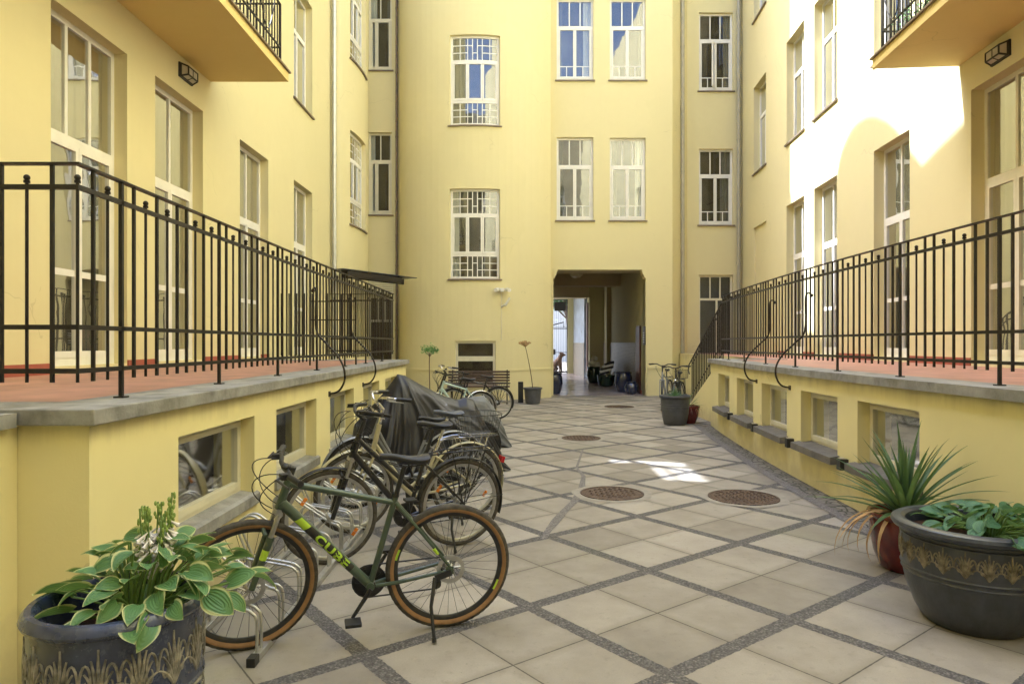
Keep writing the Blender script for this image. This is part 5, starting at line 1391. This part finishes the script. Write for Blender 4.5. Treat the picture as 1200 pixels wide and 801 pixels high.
cv = cover('motorcycle hidden under a draped black tarpaulin among the bicycles', 'covered motorcycle', (-1.0, 8.35), math.atan2(.40, .92), 1.82, ridge, hwt, 'tarp', 3)
for wx in (-.62, .62):
    w = MB(); w.lathe([(.22, -.05), (.30, -.05), (.32, 0), (.30, .05), (.22, .05), (.22, -.05)], (wx, 0, .32), 28, 'y'); w.build('wheel', M['rubber'], cv, smooth=40)
ridge2 = [(0, .70), (.1, .86), (.2, .92), (.3, .80), (.5, .72), (.65, .78), (.8, .80), (.9, .62), (1, .35)]
cv2 = cover('scooter under a lighter grey tarpaulin behind the black one', 'covered scooter', (-.86, 10.3), math.atan2(.38, .92), 1.55, ridge2, [(0, .28), (.3, .38), (.7, .36), (1, .22)], 'tarp_grey', 11)
cv2.name = 'covered_scooter'

# =================================================================== pots
def pot_relief(root, rz, z0, z1, mat, n, kind):
    """raised ornament strokes laid on the pot wall"""
    w = MB(); H = z1 - z0
    def P3(th, z, off=.0):
        r = rz(z) + off; return (r*math.cos(th), r*math.sin(th), z)
    dth = 2*math.pi/n
    for k in range(n):
        t0 = k*dth
        if kind == 'palm' or k % 2 == 0:
            for m in range(-3, 4):
                pts = []; 
                for i in range(9):
                    u = i/8; ang = m*.30
                    pts.append(P3(t0 + dth*.42*math.sin(ang)*u*(1 + .5*u*u), z0 + H*(.05 + (.92 - .11*abs(m))*u*math.cos(ang*.8) - (.10*abs(m)/3)*u**3)))
                w.tube(pts, [.0036 + .0034*math.sin(math.pi*min(1, i/8*1.1)) for i in range(9)], 6)
        if kind == 'scroll' and k % 2 == 1 or kind == 'palm':
            for sg in (-1, 1):
                pts = []
                for i in range(22):
                    u = i/21; a = u*7.5; rr = (1-u)*.30 + .04
                    pts.append(P3(t0 + dth*.5 + sg*dth*(.22 - rr*.6*math.cos(a)) * .9, z0 + H*(.42 + rr*math.sin(a)*1.1)))
                w.tube(pts, [.0048 - .002*i/21 for i in range(22)], 6)
    return w.build('relief', M[mat], root, smooth=50)

def big_pot(label, x, y, prof, mat, relief, bands, rot=0, lean=0, soil_z=None, group=None, name='plant_pot', segs=64):
    t = thing(name, label, 'plant pot', (x, y, 0), (0, lean, rot), group)
    w = MB(); w.lathe(prof, segs=segs); w.build('body', M[mat], t, smooth=35)
    outer = []
    for a, b in zip(prof, prof[1:]):
        outer.append((a, b))
        if b[1] >= max(p[1] for p in prof) - 1e-6: break
    def rz(z):
        for a, b in outer:
            if min(a[1], b[1]) <= z <= max(a[1], b[1]) and abs(a[1]-b[1]) > 1e-6: return a[0] + (b[0]-a[0]) * (z-a[1])/(b[1]-a[1])
        return prof[1][0]
    for (z0, z1, m_, n, kd) in relief: pot_relief(t, rz, z0, z1, m_, n, kd)
    for (z, m_, th) in bands:
        w = MB(); w.lathe([(rz(z - th), z - th), (rz(z) + .006, z), (rz(z + th), z + th)], segs=segs, fr=lambda a, z: 1 + .003*math.sin(70*a)); w.build('raised_band', M[m_], t, smooth=40)
    zi = soil_z; ri = None
    for a, b in zip(prof[len(outer):], prof[len(outer)+1:]):
        if min(a[1], b[1]) <= zi <= max(a[1], b[1]) and abs(a[1]-b[1]) > 1e-6: ri = a[0] + (b[0]-a[0])*(zi-a[1])/(b[1]-a[1]); break
    if ri is None: ri = prof[-1][0] * .95
    w = MB(); rows = []
    for i in range(9):
        r = (ri + .002) * i / 8 + 1e-4; rows.append([(r*math.cos(2*math.pi*j/32), r*math.sin(2*math.pi*j/32), zi + .015*mnoise.noise(Vector((r*20*math.cos(j*.2), r*20*math.sin(j*.2), 3.1)))) for j in range(33)])
    w.grid(rows); w.build('soil', M['soil'], t, smooth=True)
    return t
# left dark blue pot (near)
PX, PY = -1.405, 2.44
pb = [(r_, z_ * 1.10) for r_, z_ in [(.001, 0), (.225, 0), (.245, .02), (.262, .10), (.272, .25), (.276, .40), (.276, .50), (.275, .56), (.278, .590), (.291, .598), (.296, .608), (.291, .622), (.278, .635), (.258, .636), (.244, .622), (.236, .58), (.236, .50), (.22, .40)]]
big_pot('dark blue glazed pot with pale relief ornament in the near left corner', PX, PY, pb, 'pot_blue', [(.425, .630, 'relief_pale', 15, 'palm'), (.31, .375, 'relief_pale', 34, 'scroll'), (.08, .27, 'relief_pale', 13, 'palm')], [(.405, 'pot_blue', .008), (.388, 'relief_pale', .006), (.29, 'pot_blue', .008)], soil_z=.585)
# right dark bronze pot
QX, QY = 2.66, 3.93
qb = [(.001, 0), (.245, 0), (.262, .015), (.300, .08), (.345, .20), (.368, .32), (.374, .42), (.370, .49), (.366, .515), (.385, .525), (.412, .535), (.422, .552), (.416, .570), (.395, .580), (.365, .580), (.345, .565), (.335, .52), (.330, .44), (.3, .3)]
big_pot('big dark bronze black pot with rubbed ornament band in the near right corner', QX, QY, qb, 'pot_bronze', [(.335, .490, 'relief_gold', 22, 'palm')], [(.315, 'pot_bronze', .009), (.285, 'pot_bronze', .008), (.495, 'pot_bronze', .006)], soil_z=.50, rot=.3)
w = MB()
# red pot behind it
big_pot('oxblood red glazed pot standing behind the big bronze pot', 2.80, 4.86, [(.001, 0), (.15, 0), (.165, .015), (.205, .12), (.228, .25), (.232, .33), (.226, .36), (.242, .375), (.248, .392), (.242, .405), (.222, .405), (.212, .39), (.205, .34), (.2, .25)], 'red_pot', [], [], soil_z=.36)
# grey pots farther back
gp_ = [(.001, 0), (.20, 0), (.215, .015), (.245, .15), (.268, .32), (.276, .46), (.280, .52), (.300, .53), (.308, .555), (.300, .58), (.275, .58), (.262, .56), (.255, .48), (.24, .3)]
big_pot('grey ribbed pot with short green plants in front of the right steps', 3.21, 13.45, gp_, 'grey_pot', [], [(.36, 'grey_pot', .01), (.40, 'grey_pot', .01), (.31, 'grey_pot', .01)], soil_z=.54)
big_pot('small red brown pot half hidden behind the grey ribbed pot', 3.55, 13.75, [(.001, 0), (.14, 0), (.20, .15), (.22, .30), (.235, .33), (.225, .35), (.20, .35), (.19, .30), (.18, .2)], 'red_pot', [], [], soil_z=.31)
big_pot('grey pot holding a leaning bare stem beside the black post', .55, 18.1, [(.001, 0), (.17, 0), (.19, .02), (.215, .2), (.230, .38), (.255, .39), (.258, .42), (.245, .43), (.222, .43), (.21, .40), (.2, .3)], 'grey_pot', [], [], soil_z=.38)
big_pot('tub with a small round headed tree behind the parked bicycles', -1.93, 16.0, [(.001, 0), (.16, 0), (.18, .02), (.20, .2), (.215, .32), (.225, .35), (.215, .37), (.2, .37), (.19, .33), (.18, .2)], 'grey_pot', [], [], soil_z=.33)
bar_ = [(.001, 0), (.17, 0), (.20, .02), (.26, .18), (.285, .33), (.275, .50), (.245, .60), (.265, .625), (.268, .65), (.25, .665), (.225, .66), (.22, .60), (.24, .45)]
big_pot('blue glazed barrel pot at the left edge of the passage mouth', 1.32, 21.6, bar_, 'blue_glaze', [], [], soil_z=.6)
big_pot('dark blue glazed pot standing upright at the right of the passage', 3.66, 22.4, bar_, 'blue_glaze', [], [], soil_z=.6)
rp_ = [(.001, 0), (.12, 0), (.16, .03), (.215, .13), (.225, .22), (.19, .32), (.15, .36), (.165, .38), (.16, .40), (.14, .40), (.135, .36), (.17, .25)]
big_pot('low round blue glazed pot lying open beside the upright one in the passage', 3.76, 21.45, rp_, 'blue_glaze', [], [], soil_z=.30)
big_pot('green glazed pot with white bundles deeper in the passage', 3.28, 27.4, bar_, 'green_glaze', [], [], soil_z=.6)
big_pot('wide green glazed pot with a striped cushion in the passage', 3.50, 25.4, [(.001, 0), (.22, 0), (.26, .03), (.31, .2), (.32, .36), (.335, .39), (.33, .42), (.30, .42), (.29, .36), (.28, .2)], 'green_glaze', [], [], soil_z=.38)
t = thing('striped_cushion', 'black and white striped cushion leaning on the wide green pot in the passage', 'cushion', (3.52, 25.4, .42))
for k in range(5):
    w = MB(); w.obox((3.42 + k*.045, 25.3, .50 + k*.09), (.24 - .03*abs(k-2), 0, .05), (0, .10, 0), (-.012, 0, .043)); w.build('stripe', M['white_paint' if k % 2 else 'black_plastic'], t, world=True, bevel=.02)
t = thing('white_bundle', 'crumpled white sacks heaped in the first green pot of the passage', 'sacks', (3.3, 27.4, .62))
w = MB()
for c, r in (((3.25, 27.4, .78), .17), ((3.38, 27.35, .74), .15), ((3.32, 27.45, .98), .13)): w.ball(c, r, 12, 8, (1, .8, .9))
w.v = [tuple(Vector(p) + Vector((mnoise.noise(Vector(p)*9), mnoise.noise(Vector(p)*9 + Vector((5, 0, 0))), mnoise.noise(Vector(p)*9 + Vector((0, 7, 0)))))*.05) for p in w.v]; w.build('sack', M['net'], t, world=True, smooth=60)
t = thing('paper_sack', 'pale crumpled bag on the floor right of the striped cushion', 'bag', (3.86, 25.6, 0))
w = MB(); w.ball((3.86, 25.6, .27), .17, 12, 9, (.9, .9, 1.6)); w.v = [tuple(Vector(p) + Vector((mnoise.noise(Vector(p)*8), mnoise.noise(Vector(p)*8 + Vector((5, 0, 0))), 0))*.06) for p in w.v]; w.build('bag', M['net'], t, world=True, smooth=60)

# =================================================================== plants
def blade(mb, at, base, dirv, L, W, droop, curl=.25, nl=9, nw=7, heart=.35, twist=0, kind='hosta'):
    """a leaf blade: rows along the midrib; the attribute runs 0 at the midrib to 1 at the margin"""
    d = Vector(dirv).normalized(); side = d.cross(Vector((0, 0, 1)))
    side = side.normalized() if side.length > .05 else Vector((1, 0, 0)); up = side.cross(d).normalized()
    if twist: side = (side*math.cos(twist) + up*math.sin(twist)); up = side.cross(d)
    p = Vector(base); rows = []; ang = 0
    for i in range(nl + 1):
        t = i / nl
        dd = (d * math.cos(ang) - up * math.sin(ang)); uu = (up * math.cos(ang) + d * math.sin(ang))
        if kind == 'hosta': hw = W * (math.sin(math.pi * min(1, (t*.93 + .07)) ** .72)) ** .9 if t < 1 else .0
        else: hw = W * min(1, .55 + t*1.6) * (1 - t ** 2.2) if t < 1 else .0005
        row = []
        for j in range(nw):
            s = -1 + 2*j/(nw-1)
            back = heart * W * abs(s) * max(0, 1 - t*3.2) if kind == 'hosta' else 0
            lift = curl * hw * abs(s) ** 1.4 + (.05*W*math.sin(9*t + 5*s) * abs(s) if kind == 'hosta' else 0)
            row.append(p + side*(hw*s) + uu*lift - dd*back); at.append(max(abs(s), (t - .55)/.45 * 1.0 if kind == 'hosta' else 0))
        rows.append(row)
        p = p + dd * (L / nl); ang += droop / nl
    mb.grid(rows)

def hosta(label, x, y, z, mat, n, spread, Ls, stems_h, seed, flowers=0, bias=(0, 0), rmin=.0):
    t = thing('hosta_plant', label, 'plant', (x, y, z)); r = random.Random(seed)
    lv, st, at = MB(), MB(), []
    for k in range(n):
        a = k * 2.399 + r.uniform(-.3, .3); q = ((k + .5) / n) ** .6
        q = rmin + (1 - rmin) * q
        b0 = Vector((.05*math.cos(a) + bias[0]*.3, .05*math.sin(a) + bias[1]*.3, 0))
        reach = spread * q; h = stems_h * (1.15 - .75*q*q) * r.uniform(.8, 1.2)
        e = Vector((bias[0] + reach*math.cos(a), bias[1] + reach*math.sin(a), h)); mid = b0.lerp(e, .5) + Vector((0, 0, h*.28))
        pts = bez(b0, b0.lerp(mid, .6) + Vector((0, 0, h*.2)), mid, e, 7); st.tube(pts, [.0065 - .0004*i for i in range(8)], 6)
        out = Vector((math.cos(a), math.sin(a), r.uniform(-.25, .75) - .2*q)); L = r.uniform(*Ls) * (1.08 - .2*(1 - q)); blade(lv, at, e, out, L, L*r.uniform(.31, .42), r.uniform(.35, 1.1), r.uniform(.12, .45), twist=r.uniform(-.9, .9))
    lv.build('leaves', M[mat], t, smooth=80, attr=at); st.build('stalks', M['stem_green'], t, smooth=60)
    if flowers:
        fs, pt = MB(), MB(); bd = MB()
        for k in range(flowers):
            a = r.uniform(0, 6.28); tip = Vector((bias[0] - .01 + .055*math.cos(a), bias[1] + .05*math.sin(a), r.uniform(.36, .46))); pts = bez((bias[0]*.5, bias[1]*.5, 0), (bias[0]*.8, bias[1]*.8, .15), tip - Vector((0, 0, .12)), tip, 10); fs.tube(pts, .0035, 5)
            for m in range(22):
                u = .45 + .55*m/22; i = u*10; i0 = min(9, int(i)); c = pts[i0].lerp(pts[i0+1], i - i0); b = r.uniform(0, 6.28)
                dv = Vector((math.cos(b), math.sin(b), -.8 if m < 13 else .3)).normalized()
                if m < 13: 
                    l = r.uniform(.020, .036); pt.tube([c, c + dv*l*.5, c + dv*l, c + dv*(l + .012)], [.0015, .004, .0055, .009], 6, cap=False)
                else: bd.ball(c + dv*.010, .0055, 6, 5, (1, 1, 1.7))
        fs.build('flower_stalks', M['stem_green'], t, smooth=60); pt.build('flowers', M['petal'], t, smooth=60); bd.build('buds', M['bud'], t, smooth=60)
    return t
hosta('lush hosta with cream edged leaves and pale flower spikes in the blue pot', PX + .03, PY + .05, .585, 'hosta_var', 88, .31, (.078, .125), .22, 5, flowers=13, bias=(.06, .05))
hosta('low blue green hosta leaves filling the big bronze pot', QX + .06, QY - .03, .50, 'hosta_blue', 84, .36, (.085, .125), .14, 9, bias=(.05, -.03))

def sword_plant(label, x, y, z, n, L, W, mat, seed, dry=0, name='yucca_plant', cat='plant', up=.9, drymat='dry_leaf', th=(0, 6.283)):
    t = thing(name, label, cat, (x, y, z)); r = random.Random(seed); lv, at = MB(), []
    for k in range(n):
        q = (k + .5)/n; a = k*2.399; el = R_(88 - 76*q*up) + r.uniform(-.12, .12)
        d = Vector((math.cos(a)*math.cos(el), math.sin(a)*math.cos(el), math.sin(el))); blade(lv, at, (d.x*.03, d.y*.03, .0), d, L*r.uniform(.75, 1.1), W*r.uniform(.8, 1.15), r.uniform(.05, .55) + .38*q, .45, 10, 5, kind='sword')
    lv.build('leaves', M[mat], t, smooth=60, attr=at)
    if dry:
        dv = MB(); a2 = []
        for k in range(dry):
            a = r.uniform(*th); d = Vector((math.cos(a), math.sin(a), r.uniform(.1, .5))); blade(dv, a2, (d.x*.03, d.y*.03, .0), d, L*r.uniform(.7, 1.0), W*.75, r.uniform(1.5, 2.6), .5, 10, 5, kind='sword')
        dv.build('dry_leaves', M[drymat], t, smooth=60)
    return t
sword_plant('yucca with stiff green sword leaves and a few dry drooping ones in the oxblood pot', 2.80, 4.86, .37, 58, .66, .023, 'yucca', 4, dry=7, th=(2.2, 4.4))
sword_plant('russet dried grassy plant drooping over the small red brown pot', 3.55, 13.72, .32, 14, .35, .014, 'yucca', 8, dry=34, drymat='dry_red', name='dried_plant', up=1.0)
sword_plant('short grassy green plants in the grey ribbed pot', 3.21, 13.45, .54, 60, .20, .012, 'hosta_blue', 15, name='grass_plant', up=1.1)
t = thing('bare_stemmed_plant', 'thin leaning stem with a dried flat seed head in the grey pot', 'plant', (.55, 18.1, .38))
w = MB(); w.tube(bez((0, 0, 0), (-.03, 0, .4), (-.12, 0, .8), (-.20, 0, 1.16), 10), [.014 - .0006*i for i in range(11)], 6); w.build('stem', M['bark'], t, smooth=40)
w = MB()
for k in range(60):
    a, q = rnd.uniform(0, 6.28), math.sqrt(rnd.random()); e = Vector((-.20 + .17*q*math.cos(a), .15*q*math.sin(a), 1.25 + .05*rnd.random() - .05*q)); w.tube([(-.20, 0, 1.12), e], .003, 4); w.ball(e, .016, 5, 4)
w.build('seed_head', M['dry_leaf'], t)
t = thing('standard_tree', 'slim young tree with a small green head behind the bicycles', 'tree', (-1.93, 16.0, .33))
w = MB(); w.tube(bez((0, 0, 0), (.01, 0, .35), (-.02, 0, .7), (0, 0, 1.05), 8), .012, 6)
for a in range(6): w.tube([(0, 0, .95), (.13*math.cos(a*1.05), .13*math.sin(a*1.05), 1.12)], .005, 4)
w.build('trunk', M['bark'], t, smooth=40)
w = MB()
for k in range(190):
    a, q = rnd.uniform(0, 6.28), math.sqrt(rnd.random()); c = Vector((.21*q*math.cos(a), .19*q*math.sin(a), 1.08 + rnd.gauss(.02, .045) + .06*(1-q))); d = Vector((rnd.uniform(-1, 1), rnd.uniform(-1, 1), rnd.uniform(-.6, .3))).normalized()*.035; b = d.orthogonal().normalized()*.016; w.poly([c - d, c + b, c + d, c - b])
w.build('crown', M['leaf_small'], t)
# street tree beyond the gate
t = thing('street_tree', 'leafy street tree seen beyond the passage gate', 'tree', (3.6, 46, 0))
w = MB(); w.tube([(3.9, 46, 0), (3.85, 46, 2.2), (3.7, 46, 3.6), (3.5, 46, 5)], [.16, .13, .10, .05], 10)
for a in range(7): w.tube([(3.75, 46, 3.2), (3.6 + 1.4*math.cos(a*.9), 46 + 1.2*math.sin(a*.9), 4.6)], [.05, .02], 6)
w.build('trunk', M['bark'], t, world=True, smooth=40)
w = MB()
for k in range(5200):
    g0 = rnd.choice(((3.0, 46, 4.8), (4.4, 46.2, 5.0), (3.6, 45.6, 5.8), (3.9, 46.6, 4.4), (2.6, 46, 5.4))); c = Vector(g0) + Vector((rnd.gauss(0, .55), rnd.gauss(0, .5), rnd.gauss(0, .38))); d = Vector((rnd.uniform(-1, 1), rnd.uniform(-1, 1), rnd.uniform(-1, .5))).normalized()*.085; b = d.orthogonal().normalized()*.045; w.poly([c - d, c + b, c + d, c - b])
w.build('crown', M['tree_leaf'], t, world=True)

# =================================================================== bench, post, dog
bn = thing('bench', 'brown slatted bench with iron ends against the bowed tower', 'bench', (-.87, 18.2, 0))
bx0, bx1, by = -1.72, -.06, 18.15
w = MB()
for i, (y, z) in enumerate(((by - .18, .44), (by - .08, .44), (by + .02, .44), (by + .12, .435))): w.box(bx0, bx1, y, y + .08, z, z + .03)
w.build('seat', M['wood_bench'], bn, world=True, bevel=.005)
w = MB()
for i in range(5): y = by + .21 + .025*i; w.box(bx0, bx1, y, y + .025, .50 + i*.075, .555 + i*.075)
w.build('backrest', M['wood_bench'], bn, world=True, bevel=.005)
for x in (bx0 + .12, bx1 - .07):
    w = MB(); w.tube(spline([(x, by - .20, 0), (x, by - .15, .25), (x, by - .19, .42), (x, by - .17, .62)], 5), .017, 8); w.tube(spline([(x, by + .30, 0), (x, by + .20, .25), (x, by + .20, .45), (x, by + .33, .88)], 5), .017, 8)
    w.tube([(x, by - .18, .425), (x, by + .2, .425)], .015, 8); w.tube(spline([(x, by - .22, .60), (x, by - .1, .645), (x, by + .24, .62)], 5), .018, 8); w.build('leg_frame', M['iron'], bn, world=True, smooth=40)
po = thing('post_ashtray', 'short black square post bin beside the grey pot at the back wall', 'post', (.23, 18.45, 0))
w = MB(); w.box(.165, .305, 18.40, 18.54, .0, .56); w.build('column', M['black_plastic'], po, world=True, bevel=.008)
w = MB(); w.box(.18, .29, 18.39, 18.402, .42, .50); w.build('slot', M['dark_alloy'], po, world=True)

dg = thing('dog', 'brown dog sitting just outside the passage gate', 'dog', (2.45, 37.3, 0))
me = bpy.data.meshes.new('body'); V = [(-.30, 0, .20), (-.10, 0, .42), (.10, 0, .62), (.18, 0, .80), (.27, 0, .96), (.40, 0, .93), (.50, 0, .90), (.16, .11, .52), (.20, .12, .28), (.22, .12, .03), (.30, .12, .02), (.16, -.11, .52), (.20, -.12, .28), (.22, -.12, .03), (.30, -.12, .02), (-.22, .16, .28), (-.02, .19, .20), (-.16, .19, .05), (.02, .19, .03), (-.22, -.16, .28), (-.02, -.19, .20), (-.16, -.19, .05), (.02, -.19, .03), (-.48, .02, .08), (-.62, .08, .05), (.20, .07, 1.06), (.18, .10, .98), (.20, -.07, 1.06), (.18, -.10, .98)]
E = [(0, 1), (1, 2), (2, 3), (3, 4), (4, 5), (5, 6), (2, 7), (7, 8), (8, 9), (9, 10), (2, 11), (11, 12), (12, 13), (13, 14), (0, 15), (15, 16), (16, 17), (17, 18), (0, 19), (19, 20), (20, 21), (21, 22), (0, 23), (23, 24), (4, 25), (25, 26), (4, 27), (27, 28)]
RD = [.17, .18, .16, .10, .10, .06, .045, .08, .05, .04, .035, .08, .05, .04, .035, .10, .09, .04, .04, .10, .09, .04, .04, .03, .02, .035, .02, .035, .02]
me.from_pydata(V, E, []); o = bpy.data.objects.new('body', me); COL.objects.link(o); o.parent = dg
sm = o.modifiers.new('Skin', 'SKIN'); 
for i, r in enumerate(RD): me.skin_vertices[0].data[i].radius = (r, r)
me.skin_vertices[0].data[0].use_root = True
o.modifiers.new('Subsurf', 'SUBSURF').levels = 2; o.modifiers['Subsurf'].render_levels = 2; me.materials.append(M['dog_fur'])
dg.rotation_euler = (0, 0, R_(-25)); dg.scale = (1.05, 1.05, 1.05)
# =================================================================== camera, light, sky
cam = bpy.data.cameras.new('camera'); cam.lens = 24; cam.sensor_width = 36; cam.clip_end = 500; cam.clip_start = .05
cam.shift_y = 1.5 / 1200
co = bpy.data.objects.new('camera', cam); COL.objects.link(co); co.location = (0, 0, 1.6); co.rotation_euler = (R_(90), 0, 0)
sc.camera = co
sd = -LDIR.normalized()
sun = bpy.data.lights.new('sun', 'SUN'); sun.energy = 3.2; sun.angle = R_(.53); sun.color = (1, .985, .965)
so = bpy.data.objects.new('sun', sun); COL.objects.link(so); so.rotation_euler = (-sd).to_track_quat('-Z', 'Y').to_euler()
so.location = (-10, 5, 30)
W = bpy.data.worlds.new('World'); sc.world = W; W.use_nodes = True
nt = W.node_tree; bg = nt.nodes['Background']
sk = nt.nodes.new('ShaderNodeTexSky'); sk.sky_type = 'NISHITA'; sk.sun_disc = False
sk.sun_elevation = math.asin(sd.z); sk.sun_rotation = math.atan2(sd.x, sd.y); sk.dust_density = 5; sk.air_density = .8; sk.ozone_density = .5
nt.links.new(sk.outputs[0], bg.inputs[0]); bg.inputs[1].default_value = .15
vs = sc.view_settings; vs.view_transform = 'Standard'; vs.look = 'None'; vs.gamma = 1; vs.use_curve_mapping = False
vs.exposure = 2.42
vs.use_white_balance = True; vs.white_balance_temperature = 5560; vs.white_balance_tint = 11
cy = sc.cycles
cy.caustics_reflective = False; cy.caustics_refractive = False
cy.max_bounces = 12; cy.diffuse_bounces = 6; cy.glossy_bounces = 4; cy.transparent_max_bounces = 12
cy.use_denoising = True
cy.sample_clamp_indirect = 6
